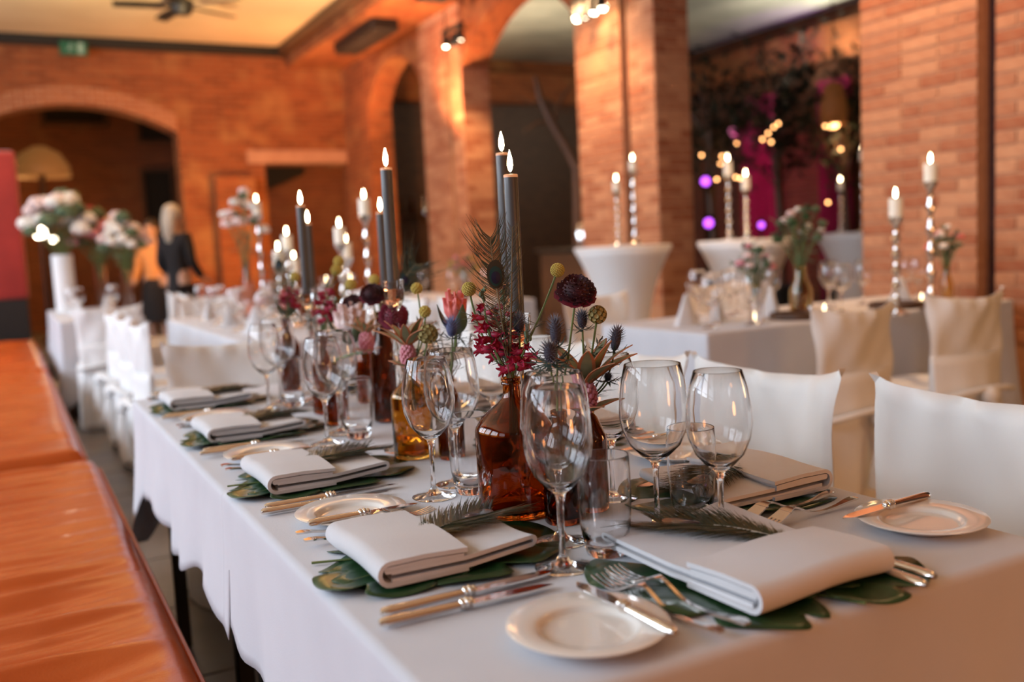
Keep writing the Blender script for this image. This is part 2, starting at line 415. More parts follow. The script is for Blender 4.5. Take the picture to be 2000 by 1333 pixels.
# room behind the far wall
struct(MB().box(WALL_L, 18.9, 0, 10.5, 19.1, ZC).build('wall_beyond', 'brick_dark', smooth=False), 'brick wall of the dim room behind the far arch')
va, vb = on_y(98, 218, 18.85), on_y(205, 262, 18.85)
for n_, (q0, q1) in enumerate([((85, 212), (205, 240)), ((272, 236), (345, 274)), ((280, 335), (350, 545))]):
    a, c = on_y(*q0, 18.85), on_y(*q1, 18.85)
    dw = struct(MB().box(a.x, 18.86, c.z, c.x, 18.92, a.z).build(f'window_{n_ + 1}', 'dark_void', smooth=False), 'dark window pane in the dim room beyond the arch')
    fr = MB()
    for (x0, x1, z0, z1) in ((a.x - .06, a.x, c.z, a.z), (c.x, c.x + .06, c.z, a.z), (a.x - .06, c.x + .06, a.z, a.z + .06), (a.x - .06, c.x + .06, c.z - .06, c.z)):
        fr.box(x0, 18.8, z0, x1, 18.9, z1)
    fr.build('window_frame', 'dark_wood', dw, smooth=False)
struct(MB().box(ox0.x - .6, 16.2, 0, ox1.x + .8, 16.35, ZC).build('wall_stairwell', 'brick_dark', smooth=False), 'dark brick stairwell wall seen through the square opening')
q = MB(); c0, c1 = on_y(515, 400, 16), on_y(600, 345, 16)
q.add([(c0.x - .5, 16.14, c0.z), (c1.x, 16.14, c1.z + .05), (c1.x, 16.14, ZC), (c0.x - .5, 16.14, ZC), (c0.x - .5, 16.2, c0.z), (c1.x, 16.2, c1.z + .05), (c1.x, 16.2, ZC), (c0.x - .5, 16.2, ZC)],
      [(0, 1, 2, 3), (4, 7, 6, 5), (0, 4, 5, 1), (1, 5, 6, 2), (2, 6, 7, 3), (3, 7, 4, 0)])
struct(q.build('door_1', 'dark_void', smooth=False), 'black doorway above the stair inside the square opening')  # flat black panel in front of the stairwell wall
# ceilings
struct(MB().box(WALL_L, -3, ZC, 3.95, 19, ZC + .2).build('ceiling', 'plaster', smooth=False), 'pale plaster ceiling of the hall')
struct(MB().box(3.95, -3, 3.92, XC, YB, ZC + .2).build('ceiling_soffit', 'brick_wall', smooth=False), 'lowered brick soffit beside the pillars')
struct(MB().box(XC, -3, ZC + .002, 10.5, 19, ZC + .2).build('ceiling_side', 'mural', smooth=False), 'grey painted ceiling of the side hall')
struct(MB().box(WALL_L, YB - .14, ZC - .13, 3.95, YB - .001, ZC).build('trim_1', 'black', smooth=False), 'black cornice along the far wall')
struct(MB().box(3.82, -3, ZC - .12, 3.949, YB, ZC).build('trim_2', 'dark_wood', smooth=False), 'dark timber edge between ceiling and soffit')
for k, y in enumerate((5.4, 8.1, 10.9)):
    b = MB().rbox(4.12, y, 3.78, 4.45, y + 1.5, 3.919, .01, 1).build('air_duct', 'black', smooth=False)  # flat black blocks hung under the soffit
    tag(b, ['flat black duct under the soffit, nearest of three', 'flat black duct under the soffit above the second pillar', 'flat black duct under the soffit close to the far wall'][k], 'duct', 'black ducts under the soffit')
# outer walls
wl = strip_wall('wall_left', 'plain_wall', 'y', WALL_L - .3, .3, -3, 19, ZC, [], 'plastered wall with tall windows behind the bench')
bpy.data.objects.remove(wl)
wb = MB()
edges = [-3] + [e for y in WIN_Y for e in (y - WIN_W / 2, y + WIN_W / 2)] + [19]
wb.box(WALL_L - .3, -3, 0, WALL_L, 19, WIN_Z0); wb.box(WALL_L - .3, -3, WIN_Z1, WALL_L, 19, ZC)
for a, c in zip(edges[::2], edges[1::2]): wb.box(WALL_L - .3, a, WIN_Z0, WALL_L, c, WIN_Z1)
wl = struct(wb.build('wall_left', 'plain_wall', smooth=False), 'plastered wall with tall windows behind the bench')
for n_, y in enumerate(WIN_Y):
    f = MB(); y0, y1 = y - WIN_W / 2, y + WIN_W / 2
    for a, c, z0, z1 in ((y0, y0 + .06, WIN_Z0, WIN_Z1), (y1 - .06, y1, WIN_Z0, WIN_Z1), (y0, y1, WIN_Z0, WIN_Z0 + .06), (y0, y1, WIN_Z1 - .06, WIN_Z1)):
        f.box(WALL_L - .04, a, z0, WALL_L + .02, c, z1)
    for k in range(1, 3): f.box(WALL_L - .03, y0 + WIN_W * k / 3 - .015, WIN_Z0, WALL_L + .01, y0 + WIN_W * k / 3 + .015, WIN_Z1)
    for k in range(1, 5): f.box(WALL_L - .03, y0, WIN_Z0 + (WIN_Z1 - WIN_Z0) * k / 5 - .015, WALL_L + .01, y1, WIN_Z0 + (WIN_Z1 - WIN_Z0) * k / 5 + .015)
    struct(f.build(f'window_{n_ + 4}', 'dark_wood', smooth=False), 'tall glazing-bar window behind the bench')
struct(MB().box(WALL_L - .3, -3.2, 0, 10.5, -3, ZC).build('wall_front', 'plain_wall', smooth=False), 'warm plaster wall facing the far wall')
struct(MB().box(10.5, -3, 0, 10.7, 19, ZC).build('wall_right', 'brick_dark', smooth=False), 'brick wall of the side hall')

# pillars: mortar core with bricks laid one by one on the faces that show
brick_meshes = {}
def brick_of(w_):
    k = round(w_, 3)
    if k not in brick_meshes:
        me = MB().rbox(-.008, -k / 2, -.032, .0055, k / 2, .032, .003, 1).build('brick', 'brick', smooth=False)
        brick_meshes[k] = me.data; bpy.data.objects.remove(me)
    return brick_meshes[k]
def lay_bricks(parent, face, fixed, a0, a1, z0, z1, seed):
    """face '-x' or '-y'; courses of stretchers and headers"""
    rg = random.Random(seed); row = 0; z = z0
    while z + .066 < z1:
        a = a0; off = (row % 2)
        lens = []
        rem = a1 - a0
        first_ = .115 if off else .24
        L = [first_]; tot = first_ + .01
        while rem - tot > .3: L.append(.24 if rg.random() < .75 else .115); tot += L[-1] + .01
        L.append(max(.06, rem - tot))
        for w_ in L:
            o = bpy.data.objects.new('brick', brick_of(w_)); COL.objects.link(o); o.parent = parent
            j = rg.uniform(0, .003)
            if face == '-x': o.location = (fixed - j, a + w_ / 2, z + .0345); o.rotation_euler = (0, 0, PI)
            else: o.location = (a + w_ / 2, fixed - j, z + .0345); o.rotation_euler = (0, 0, -PI / 2)
            a += w_ + .01
        z += .076; row += 1
def pillar(name, label, y0, g0, g1, y1, zrange, seed, bricks=True):
    b = MB()
    if g0: b.box(XC, y0, 0, XB, g0, ZC); b.box(XC + .16, g0, 0, XB, g1, ZC); b.box(XC, g1, 0, XB, y1, ZC)
    else: b.box(XC, y0, 0, XB, y1, ZC)
    p = struct(b.build(name, 'mortar' if bricks else 'brick_wall', smooth=False), label)
    if g0: MB().box(XC + .10, g0 + .002, 0, XC + .158, g1 - .002, ZC).build('steel_strip', 'maroon_steel', p, smooth=False)  # dark maroon strip set back in the groove
    if bricks:
        z0, z1 = zrange
        if g0: lay_bricks(p, '-x', XC, y0, g0, z0, z1, seed); lay_bricks(p, '-x', XC, g1, y1, z0, z1, seed + 1)
        else: lay_bricks(p, '-x', XC, y0, y1, z0, z1, seed)
        lay_bricks(p, '-y', y0, XC, XB, z0, z1, seed + 2)
    return p
pillar('wall_pillar_1', 'nearest brick pillar with a dark groove, lit from above', 2.98, 3.35, 3.46, 4.26, (.5, 3.2), 11)
pillar('wall_pillar_2', 'second brick pillar behind the white bar table', 6.36, 6.72, 6.83, 7.54, (.6, 3.75), 21)
pillar('wall_pillar_3', 'third brick pillar with a lamp cluster at its top', 9.98, 10.3, 10.38, 11.15, (.95, 3.9), 31)
pillar('wall_pillar_4', 'last brick pillar meeting the far wall', 13.1, None, None, YB, None, 0, bricks=False)
pillar('wall_pillar_5', 'brick pillar beside the near end of the hall', -1.2, None, None, .2, None, 0, bricks=False)
# arcade wall above the pillars
gaps = [(.2, 2.98), (4.26, 6.36), (7.54, 9.98), (11.15, 13.1)]
b = MB()
for a, c in gaps:
    fn = seg_arch(a, c, 3.2, 3.72); K = 18
    for i in range(K):
        u, v = a + (c - a) * i / K, a + (c - a) * (i + 1) / K
        for x in (XC + .01, XB - .01): b.add([(x, u, fn(u)), (x, v, fn(v)), (x, v, ZC), (x, u, ZC)], [(0, 1, 2, 3)])
        b.add([(XC + .01, u, fn(u)), (XC + .01, v, fn(v)), (XB - .01, v, fn(v)), (XB - .01, u, fn(u))], [(0, 1, 2, 3)])
struct(b.build('wall_arcade', 'brick_wall', smooth=False, fix=False), 'brick arches spanning between the pillars')
# cross beam of the side hall, dark panelling below it
struct(MB().box(XB, YB - .35, 3.45, 10.5, YB - .001, 3.92).build('trim_3', 'brick_wall', smooth=False), 'red brick beam across the end of the side hall')
struct(MB().box(XB, YB - .12, 0, 10.5, YB - .002, 3.45).build('wall_panelling', 'dark_wood', smooth=False), 'dark panelled end wall of the side hall')
struct(MB().box(10.15, -3, 3.45, 10.499, YB - .36, 3.92).build('trim_4', 'brick_wall', smooth=False), 'red brick beam along the outer wall of the side hall')
for y0, y1, lab in ((10.75, 11.5, 'magenta stage curtain behind the string lights'), (9.35, 9.9, 'magenta stage curtain beside the orange lantern')):
    cu = MB().grid(lambda u, v: (10.3 + .05 * math.sin(u * 1.3), y0 + (y1 - y0) * u / 40, 3.2 - 3.18 * v / 4), 40, 4).build('stage_curtain', 'curtain', solid=.01)
    tag(cu, lab, 'curtain', 'magenta curtains')

# warm lamps of the hall, plus added fill lights with no fixture
WARM = (1.0, .58, .28)
def lamp_cluster(px, py, x, label, n=4, drop=.0):
    c = on_x(px, py, x)
    t = thing('lamp_cluster', label, 'lamp', c, 0, 'lamp clusters on the pillars')
    MB().rbox(-.03, -.25, .1, .03, .25, .15, .008, 1).build('bracket', 'black', t)
    MB().tube([(0, 0, .13), (XC - c.x, 0, .13)], .015, 6).build('arm', 'black', t)
    for k in range(n):
        y = -.2 + .4 * k / max(1, n - 1)
        h = MB().lathe([(0, .1), (.03, .1), (.05, .02), (.055, -.03), (.05, -.03), (.045, .02), (0, .06)], 16, (rnd(-.03, .03), y, rnd(-.03, .03))).build('lamp_head', 'black', t)
        MB().ball((0, y, -.01), .035, 8, 6).build('bulb', 'bulb_white', h)
    return c
c = lamp_cluster(885, 78, 4.62, 'cluster of small black spot lamps at the top of the third pillar', 3)
light('pillar_spot', 'SPOT', (c.x - .1, c.y - .35, c.z - .1), 230, WARM, spot_size=1.5, spot_blend=.8, shadow_soft_size=.05, target=(XC + .3, c.y - .2, .6))
c = lamp_cluster(1152, 22, 4.55, 'cluster of small black spot lamps at the top of the second pillar', 4)
light('pillar_spot', 'SPOT', (c.x - .22, c.y + .08, c.z + .15), 190, WARM, spot_size=2.3, spot_blend=1, shadow_soft_size=.1, target=(XC + .35, c.y + .08, 1.2))
light('pillar_spot', 'SPOT', (4.1, 3.9, 3.85), 280, WARM, spot_size=1.6, spot_blend=.8, shadow_soft_size=.06, target=(XC + .1, 3.85, 1.2))
light('wall_washer', 'SPOT', (3.5, 11.0, 1.2), 430, (1, .43, .12), spot_size=2.0, spot_blend=.9, shadow_soft_size=.15, target=(3.6, YB, 2.3))
light('wall_washer', 'SPOT', (1.6, 11.0, 1.2), 90, (1, .43, .12), spot_size=2.0, spot_blend=.9, shadow_soft_size=.15, target=(1.9, YB, 3.0))
light('soffit_uplight', 'SPOT', (4.3, 10.2, 2.3), 420, (1, .45, .2), spot_size=2.4, spot_blend=.9, shadow_soft_size=.1, target=(4.35, 9.6, 4))
light('ceiling_uplight', 'SPOT', (1.8, 9.3, 2.4), 760, (1, .70, .34), spot_size=2.4, spot_blend=.9, shadow_soft_size=.2, target=(1.8, 9.8, 4.2))
light('hall_lamp', 'POINT', (1.5, -1.5, 1.0), 62, (1, .36, .10), shadow_soft_size=.25)  # unseen low fill, added to warm the hanging front of the cloth
light('hall_lamp', 'POINT', (3.4, .5, 1.15), 26, (1, .55, .22), shadow_soft_size=.2)  # unseen low fill, added for the backs of the sashed chairs
light('hall_lamp', 'POINT', (3.3, 1.6, 3.3), 26, (1, .55, .24), shadow_soft_size=.3)  # unseen overhead fill, added to warm the chair side
light('hall_lamp', 'POINT', (2.6, 6.6, 3.3), 14, (1, .45, .17), shadow_soft_size=.3)  # weak unseen fill over the middle tables
light('arch_room_lamp', 'POINT', (.9, 17.2, 1.9), 45, (1, .50, .16), shadow_soft_size=.15)
light('stair_lamp', 'POINT', (5.0, 15.3, 2.2), 16, (1, .42, .14), shadow_soft_size=.1)
light('stage_violet', 'SPOT', (9.6, 9.3, 3.3), 40, (.50, .10, 1.0), spot_size=1.1, spot_blend=.9, shadow_soft_size=.1, target=(10.3, 10.6, 4.2))
light('stage_magenta', 'SPOT', (8.6, 9.6, 2.4), 70, (1.0, .06, .38), spot_size=1.3, spot_blend=.8, shadow_soft_size=.1, target=(10.4, 10.9, 1.6))
light('side_hall_lamp', 'SPOT', (6.4, 11.0, 2.9), 110, (1, .82, .55), spot_size=2.5, spot_blend=.9, shadow_soft_size=.2, target=(6.6, 11.4, 4.2))  # unseen uplight, added to brighten the grey painted ceiling
light('soffit_uplight', 'SPOT', (4.3, 12.4, 2.4), 170, (1, .45, .2), spot_size=2.4, spot_blend=.9, shadow_soft_size=.1, target=(4.35, 12.6, 4))
light('side_hall_lamp', 'SPOT', (9.9, 8.9, 3.3), 170, (.95, .90, .72), spot_size=2.6, spot_blend=.9, shadow_soft_size=.2, target=(9.4, 10.3, 4.2))  # second added uplight, for the outer part of the painted ceiling
light('side_hall_lamp', 'POINT', (7.6, 6.0, 2.0), 10, (1, .45, .2), shadow_soft_size=.2)
# ================================================================== the bench row along the windows
def bench(y0, y1, seed, label, xe=.215):
    t = thing('upholstered_bench', label, 'bench', (-.14, (y0 + y1) / 2, 0), 0, 'orange leather benches along the windows')
    x0, x1 = -.40, xe + .14; L = (y1 - y0) / 2; z = .455
    nu, nv = 36, int((y1 - y0) / .012)
    rg = random.Random(seed)
    ph = [(rg.uniform(24, 62), rg.uniform(0, 6.28), rg.uniform(.3, 1)) for _ in range(7)]
    def top(u, v):
        a = u / nu; yy = -L + 2 * L * v / nv
        x = x0 + (x1 - x0) * a
        skew = yy + .10 * (x - x0) * math.sin(yy * 1.7 + seed)
        amp = .5 + .5 * noise.noise((x * 2.5, yy * 2.2, seed))
        h = sum(k * ((1 - abs(math.sin(.5 * f * (skew + .035 * noise.noise((x * 3, yy * 3, i))) + p))) ** 2 - .28) * (.4 + .9 * max(0, noise.noise((x * 2 + i, yy * 1.6, i * 3.1)) + .4)) for i, (f, p, k) in enumerate(ph)) / 1.6
        edge = min(1, (1 - a) / .30) * min(1, a / .05); edge2 = min(1, (L - abs(yy)) / .06)
        zz = z + .042 * h * amp * edge * max(0, edge2)
        r = .05
        dx = max(0, x - (x1 - r)); dy = max(0, abs(yy) - (L - r))
        d = min(1, math.hypot(dx, dy) / r)
        zz -= r * (1 - math.sqrt(max(0, 1 - d * d)))
        return (x, yy, zz)
    b = MB().grid(top, nu, nv)
    cush = b.build('cushion', 'leather', t, angle=180)
    s = MB()
    s.rbox(x0, -L, .30, x1, L, z - .045, .02, 2).build('cushion_side', 'leather', t)
    MB().tube([(x1 + .002, -L + .02, .41), (x1 + .002, L - .02, .41)], .006, 6).build('piping', 'leather', t)
    MB().rbox(x0 + .02, -L + .03, .06, x1 - .05, L - .03, .302, .01, 1).build('base', 'dark_wood', t)
    for sy in (-1, 1):
        for xx in (x0 + .06, x1 - .12): MB().rbox(xx, sy * (L - .12) - .025, 0, xx + .05, sy * (L - .12) + .025, .07, .005, 1).build('foot', 'black', t)
bench(-.9, 3.82, 3, 'long orange leather bench seat closest to the laid table', .245)
bench(4.02, 7.35, 5, 'orange leather bench seat behind the nearest bench')
bench(7.5, 10.6, 9, 'orange leather bench seat furthest along the windows')
t = thing('padded_screen', 'tall red velvet screen at the end of the bench row', 'screen', (-.12, 10.9, 0))
MB().rbox(-.45, -.07, .85, .33, .07, 2.35, .05, 3).build('padding', 'red_velvet', t)
MB().rbox(-.44, -.06, 0, .31, .06, .86, .01, 1).build('plinth', 'black', t)

# ================================================================== the laid table
TX0, TX1, TY0, TY1, TZ = .312, 1.16, .722, 3.12, .75
t = thing('banquet_table', 'long folding table with black legs under white cloths', 'table', ((TX0 + TX1) / 2, (TY0 + TY1) / 2, 0))
hx, hy = (TX1 - TX0) / 2, (TY1 - TY0) / 2
MB().rbox(-hx + .012, -hy + .012, .712, hx - .012, hy - .012, .742, .006, 2).build('tabletop', 'dark_wood', t)
for sx in (-1, 1):
    for yy in (-hy + .18, -.12, .12, hy - .18):
        MB().rbox(sx * (hx - .07) - .018, yy - .018, 0, sx * (hx - .07) + .018, yy + .018, .715, .004, 1).build('leg', 'black', t)

def tablecloth(name, label, x0, x1, y0, y1, z, sides, drop, seed, m='linen', res=.022, flare=.03, group=None, corner=.10, cflare=.06):
    """top sheet plus hanging sides with soft folds; sides: subset of 'lnrf' (left, near, right, far)"""
    b = MB(); r = .012
    nx, ny = max(2, int((x1 - x0) / .06)), max(2, int((y1 - y0) / .06))
    # perimeter path, going far-left -> near-left -> near-right -> far-right
    ya, yb = y0 + (r if 'n' in sides else 0), y1 - (r if 'f' in sides else 0)
    xa, xb = x0 + r, x1 - r; path = []
    def line(p, q, nrm):
        n = max(2, int(math.hypot(q[0] - p[0], q[1] - p[1]) / res))
        for i in range(n): path.append((p[0] + (q[0] - p[0]) * i / n, p[1] + (q[1] - p[1]) * i / n, nrm[0], nrm[1]))
    def arc(c, a0):
        for i in range(8):
            a = a0 + PI / 2 * i / 8; path.append((c[0], c[1], math.cos(a), math.sin(a)))
    if sides == 'lrf':
        line((xb, ya), (xb, yb), (1, 0)); arc((xb, yb), 0); line((xb, yb), (xa, yb), (0, 1)); arc((xa, yb), PI / 2); line((xa, yb), (xa, ya), (-1, 0)); path.append((xa, ya, -1, 0))
        sides_done = True
    else: sides_done = False
    real = sides; sides = '' if sides_done else sides
    if 'l' in sides: line((xa, yb), (xa, ya), (-1, 0))
    if 'l' in sides and 'n' in sides: arc((xa, ya), PI)
    if 'n' in sides: line((xa, ya), (xb, ya), (0, -1))
    if 'r' in sides and 'n' in sides: arc((xb, ya), 1.5 * PI)
    if 'r' in sides: line((xb, ya), (xb, yb), (1, 0))
    if 'r' in sides and 'f' in sides: arc((xb, yb), 0)
    if 'f' in sides: line((xb, yb), (xa, yb), (0, 1))
    closed = all(k in sides for k in 'lnrf')
    if closed: arc((xa, yb), PI / 2)
    elif not sides_done: path.append((path[-1][0], path[-1][1], path[-1][2], path[-1][3]))
    sides = real
    corners = [(x, y) for x in (x0, x1) for y in (y0, y1)]
    nv = 16; rows = []
    acc = 0
    def fn(u, v):
        px, py, nx_, ny_ = path[u % len(path)]
        t_ = v / nv
        if v <= 4:
            a = PI / 2 * v / 4
            return (px + nx_ * r * math.sin(a), py + ny_ * r * math.sin(a), z - r * (1 - math.cos(a)))
        t_ = (v - 4) / (nv - 4)
        cd_ = min(math.hypot(px - c[0], py - c[1]) for c in corners if (c[1] == y0 and 'n' in sides) or (c[1] == y1 and 'f' in sides)) if ('n' in sides or 'f' in sides) else 9
        ck = math.exp(-(cd_ / .10) ** 2)
        s_ = px * 7.1 + py * 7.1
        fold = .55 * math.sin(s_ * 2.1 + seed) + .45 * math.sin(s_ * 3.9 + 2 * seed + .6 * math.sin(s_))
        d = drop + corner * ck + .018 * math.sin(s_ * 1.3 + seed * 2) + .008 * math.sin(s_ * 5 + seed)
        o = r + t_ * (flare * (.5 + .5 * fold) * t_ ** .4 + cflare * ck * t_)
        return (px + nx_ * o, py + ny_ * o, z - r - t_ * d)
    b.grid(fn, len(path) if closed else len(path) - 1, nv, closed)
    ring = []
    for u in range(len(path)):
        if not ring or (Vector(b.v[u]) - Vector(b.v[ring[-1]])).length > 1e-5: ring.append(u)
    b.f.append(ring); b.mi.append(0)
    o = b.build(name, m, angle=70, solid=.0016)
    return tag(o, label, 'tablecloth', group)
tablecloth('tablecloth', 'white tablecloth over the far part of the laid table', TX0, TX1, 1.69, TY1, TZ - .0035, 'lrf', .235, 1.3, corner=.22, cflare=.02)
tablecloth('tablecloth', 'white tablecloth over the near end of the laid table', TX0 - .002, TX1 + .002, TY0, 1.742, TZ, 'lnr', .245, 2.2, corner=.12, flare=.022)

# ------------------------------------------------------------------ pieces of a place setting (local: +x to the sitter's right, +y into the table)
def make_plate():
    t = thing('bread_plate', 'plate', 'plate')
    MB().lathe([(0, .003), (.044, .003), (.046, .0008), (.050, .0008), (.054, .004), (.062, .0085), (.086, .0145), (.0872, .0160), (.086, .0168), (.059, .0128), (.0555, .0120), (.0535, .0105), (.0515, .0072), (.049, .0058), (.044, .0055), (0, .0055)], 64).build('plate_body', 'porcelain', t, angle=60)
    return t
def make_knife(L, wide, name):
    t = thing(name, 'knife', 'knife')
    hl = L * .46
    h = MB().tube([(0, 0, .0075), (0, .004, .0075), (0, .012, .0075), (0, hl * .5, .0075), (0, hl - .004, .0075)], [.004, .0065, .0072, .0066, .0056], 10, .8).build('handle', 'silver', t)
    bo = MB()
    for y, r in ((hl - .002, .0072), (hl + .004, .0078), (hl + .010, .0062)): bo.ball((0, y, .0078), (r, .0045, r), 10, 6)
    bo.build('bolster', 'silver', t)
    n = 14; pts = []; wd = []
    b = MB(); vs = []; fs = []
    for i in range(n + 1):
        s = i / n; y = hl + .008 + (L - hl - .008) * s
        w0 = -wide * (.35 + .15 * min(1, s * 4)); w1 = wide * .42
        if s > .62: k = (s - .62) / .38; w1 = wide * .42 * (1 - k * k); 
        if s > .8: k = (s - .8) / .2; w0 = w0 * (1 - k ** 2.2) + w1 * k ** 2.2
        if s == 1: w0 = w1 - .0006
        zc = .0075 - .0015 * s
        vs += [(w0, y, zc - .0005), (w1, y, zc - .0012), (w1, y, zc + .0012), (w0, y, zc + .0005)]
    for i in range(n):
        a, c = i * 4, i * 4 + 4
        for q in range(4): fs.append((a + q, a + (q + 1) % 4, c + (q + 1) % 4, c + q))
    fs += [(3, 2, 1, 0), (n * 4, n * 4 + 1, n * 4 + 2, n * 4 + 3)]
    b.add(vs, fs).build('blade', 'silver', t, angle=30)
    return t
def fork_z(s): return .004 + .017 * math.exp(-((s - .60) / .13) ** 2) + .008 * math.exp(-((s - .03) / .16) ** 2) + .006 * max(0, (s - .8) / .2) ** 2
def make_fork(L):
    t = thing('fork', 'fork', 'fork')
    pts = []; wd = []
    for i in range(19):
        s = .66 * i / 18; pts.append((0, s * L, fork_z(s)))
        wd.append((.017 - .010 * min(1, s / .18) if s < .18 else .007 - .002 * (s - .18) / .4) if s < .58 else .0055 + .018 * ((s - .58) / .08))
    wd[0] = .009; wd[1] = .0145
    MB().ribbon(pts, wd, (1, 0, 0), .0028).build('handle', 'silver', t, angle=50)
    hd = MB(); pts = []; wd = []
    for i in range(5):
        s = .64 + .10 * i / 4; pts.append((0, s * L, fork_z(s))); wd.append(.021 + .004 * i / 4)
    hd.ribbon(pts, wd, (1, 0, 0), .0022)
    for k in range(4):
        x = -.0105 + .007 * k; pp = []; ww = []
        for i in range(8):
            s = .735 + .265 * i / 7; pp.append((x * (1 + .04 * i / 7), s * L, fork_z(s))); ww.append(.0042 - .0024 * i / 7)
        hd.ribbon(pp, ww, (1, 0, 0), .0018)
    hd.build('tines', 'silver', t, angle=50)
    return t
def make_napkin(depth):
    t = thing('napkin', 'napkin', 'napkin')
    a = MB()
    def cfold(b, hw, prof, th, n=20):
        # a sheet bent along prof (v, z) and running across the napkin
        for i in range(1):
            P = [Vector((0, v_, z_)) for v_, z_ in prof]; k = len(P); out = []
            for j in range(k):
                t_ = (P[min(j + 1, k - 1)] - P[max(j - 1, 0)]).normalized(); nm = Vector((0, -t_.z, t_.y)); out.append((P[j] + nm * th / 2, P[j] - nm * th / 2))
            ring = [o_[0] for o_ in out] + [o_[1] for o_ in reversed(out)]; m_ = len(ring)
            b.grid(lambda u, v: (-hw + 2 * hw * v / n, ring[u].y, ring[u].z), m_, n, True)
            s0 = len(b.v) - m_ * (n + 1)
            for base in (s0, s0 + m_ * n):
                for j in range(k - 1): b.f.append([base + j, base + j + 1, base + m_ - 2 - j, base + m_ - 1 - j]); b.mi.append(0)
    def uturn(v0, vend, zlo, zhi, sgn):
        r_ = (zhi - zlo) / 2; zc_ = (zlo + zhi) / 2
        return [(v0, zlo), ((v0 + vend) / 2, zlo)] + [(vend - sgn * r_ + sgn * r_ * math.sin(PI * i / 8), zc_ - r_ * math.cos(PI * i / 8)) for i in range(9)] + [((v0 + vend) / 2, zhi + .0005), (v0, zhi)]
    cfold(a, .104, uturn(.01, depth, .003, .0135, 1), .0055)
    def wv(p):
        s = p.y / depth
        return p + Vector((.004 * math.sin(p.y * 22), 0, .006 * s * s * max(0, (p.x + .02) * 9) + .003 * math.sin(p.x * 30 + p.y * 14) * min(1, s * 2) + .002))
    a.move(wv).build('lower_fold', 'napkin', t, angle=60)
    c = MB(); cfold(c, .107, uturn(.113, -.006, .0020, .0295, -1), .0058); cfold(c, .1055, uturn(.108, .003, .0185, .0225, -1), .0045)
    c.move(lambda p: p + Vector((0, 0, .0025 * math.sin(p.x * 26 + 1) - .05 * max(0, p.y - .06) * (1 if p.z > .015 else 0)))).build('pocket_fold', 'napkin', t, angle=60)
    return t
def leaf_mesh(R, lobes, seed, wave=.010):
    """broad lobed leaf lying flat; stalk end at -y"""
    rg = random.Random(seed); N = 120; K = 7; b = MB()
    cuts = [(.55 + k * (2 * PI - 1.1) / lobes + rg.uniform(-.05, .05)) for k in range(lobes + 1)]
    def rad(th):
        base = R * (1 - .10 * math.cos(th)) * (.86 + .14 * abs(math.cos(th)))
        d = min(abs(((th - c_ + PI) % (2 * PI)) - PI) for c_ in cuts)
        return base * (1 - .24 * math.exp(-(d / .07) ** 2)) * (1 - .62 * math.exp(-(min(th, 2 * PI - th) / .30) ** 2))
    def fn(u, v):
        th = 2 * PI * u / N; rr = rad(th) * (v / K)
        x = rr * math.sin(th); y = -rr * math.cos(th) * 1.12
        k = v / K
        z = wave * k * k * (1 + math.sin(th * 3 + seed) + .6 * math.sin(th * 7 + seed * 2)) * .8
        return (x, y, z)
    b.grid(fn, N, K, True)
    return b
def make_leaf(R, lobes, seed, wave=.010):
    t = thing('monstera_leaf', 'leaf', 'leaf')
    leaf_mesh(R, lobes, seed, wave).build('leaf_blade', 'leaf', t, angle=80, solid=.0009)
    MB().tube([(0, -R * .95, .004), (0, -R * .4, .003), (0, R * .85, .004)], [.0028, .002, .0008], 6, .6).build('midrib', 'stem', t)
    return t
def make_feather(L, name='peacock_feather'):
    """feather lying along +y, eye near the tip"""
    t = thing(name, 'feather', 'feather')
    def zc(s): return .002 + .012 * math.sin(s * PI) 
    MB().tube([(0, L * i / 10, zc(i / 10)) for i in range(11)], [.0016 * (1 - .07 * i) for i in range(11)], 5).build('rachis', 'rachis', t)
    rg = random.Random(5); b = MB()
    for i in range(520):
        s = .10 + .88 * (i / 520); sd = 1 if i % 2 else -1
        ln = (.016 + .036 * math.sin(min(1, s * 1.12) * PI * .80)) * rg.uniform(.75, 1.2) * (.75 if s < .3 else 1); b.cur = 0 if rg.random() < .6 else 1
        p0 = Vector((0, L * s, zc(s))); fw = .5 + .8 * s + rg.uniform(-.15, .15)
        p1 = p0 + Vector((sd * ln * .55, ln * fw * .55, rg.uniform(0, .006))); p2 = p0 + Vector((sd * ln, ln * fw * 1.25, rg.uniform(-.004, .010)))
        pp = bez(p0, p1, p2, 4); b.ribbon(pp, [.0020, .0019, .0016, .0011, .0003], (0, 0, 1) if rg.random() < .15 else (1 * sd * -fw, 1, 0))
    tag(b.build('barbs', ['barb', 'barb_gold'], t, smooth=False, fix=False), kind='stuff')
    e = Vector((0, L * .80, zc(.80) + .004))
    ey = MB()
    for k, (rx, ry, dz, off) in enumerate(((.021, .032, 0, 0), (.0150, .022, .0012, -.004), (.0095, .0125, .0024, -.007))):
        ey.cur = k; n = 24
        ey.add([(e.x, e.y + off, e.z + dz)] + [(e.x + rx * math.cos(2 * PI * i / n), e.y + off + ry * math.sin(2 * PI * i / n) * (1.1 if math.sin(2 * PI * i / n) > 0 else 1), e.z + dz - .002) for i in range(n)],
               [(0, 1 + i, 1 + (i + 1) % n) for i in range(n)])
    ey.build('eye_spot', ['eye_bronze', 'eye_ring', 'eye_core'], t, smooth=False, solid=.0006)
    return t
PLATE, DKNIFE, SKNIFE, BKNIFE, FORK, SFORK = make_plate(), make_knife(.238, .021, 'dinner_knife'), make_knife(.222, .019, 'dinner_knife'), make_knife(.182, .017, 'butter_knife'), make_fork(.235), make_fork(.222)
NAP_S, NAP_L = make_napkin(.215), make_napkin(.285)
LEAF_A, LEAF_B = make_leaf(.160, 6, 1.0, .0050), make_leaf(.105, 5, 4.0, .0050)
FEA = make_feather(.205)
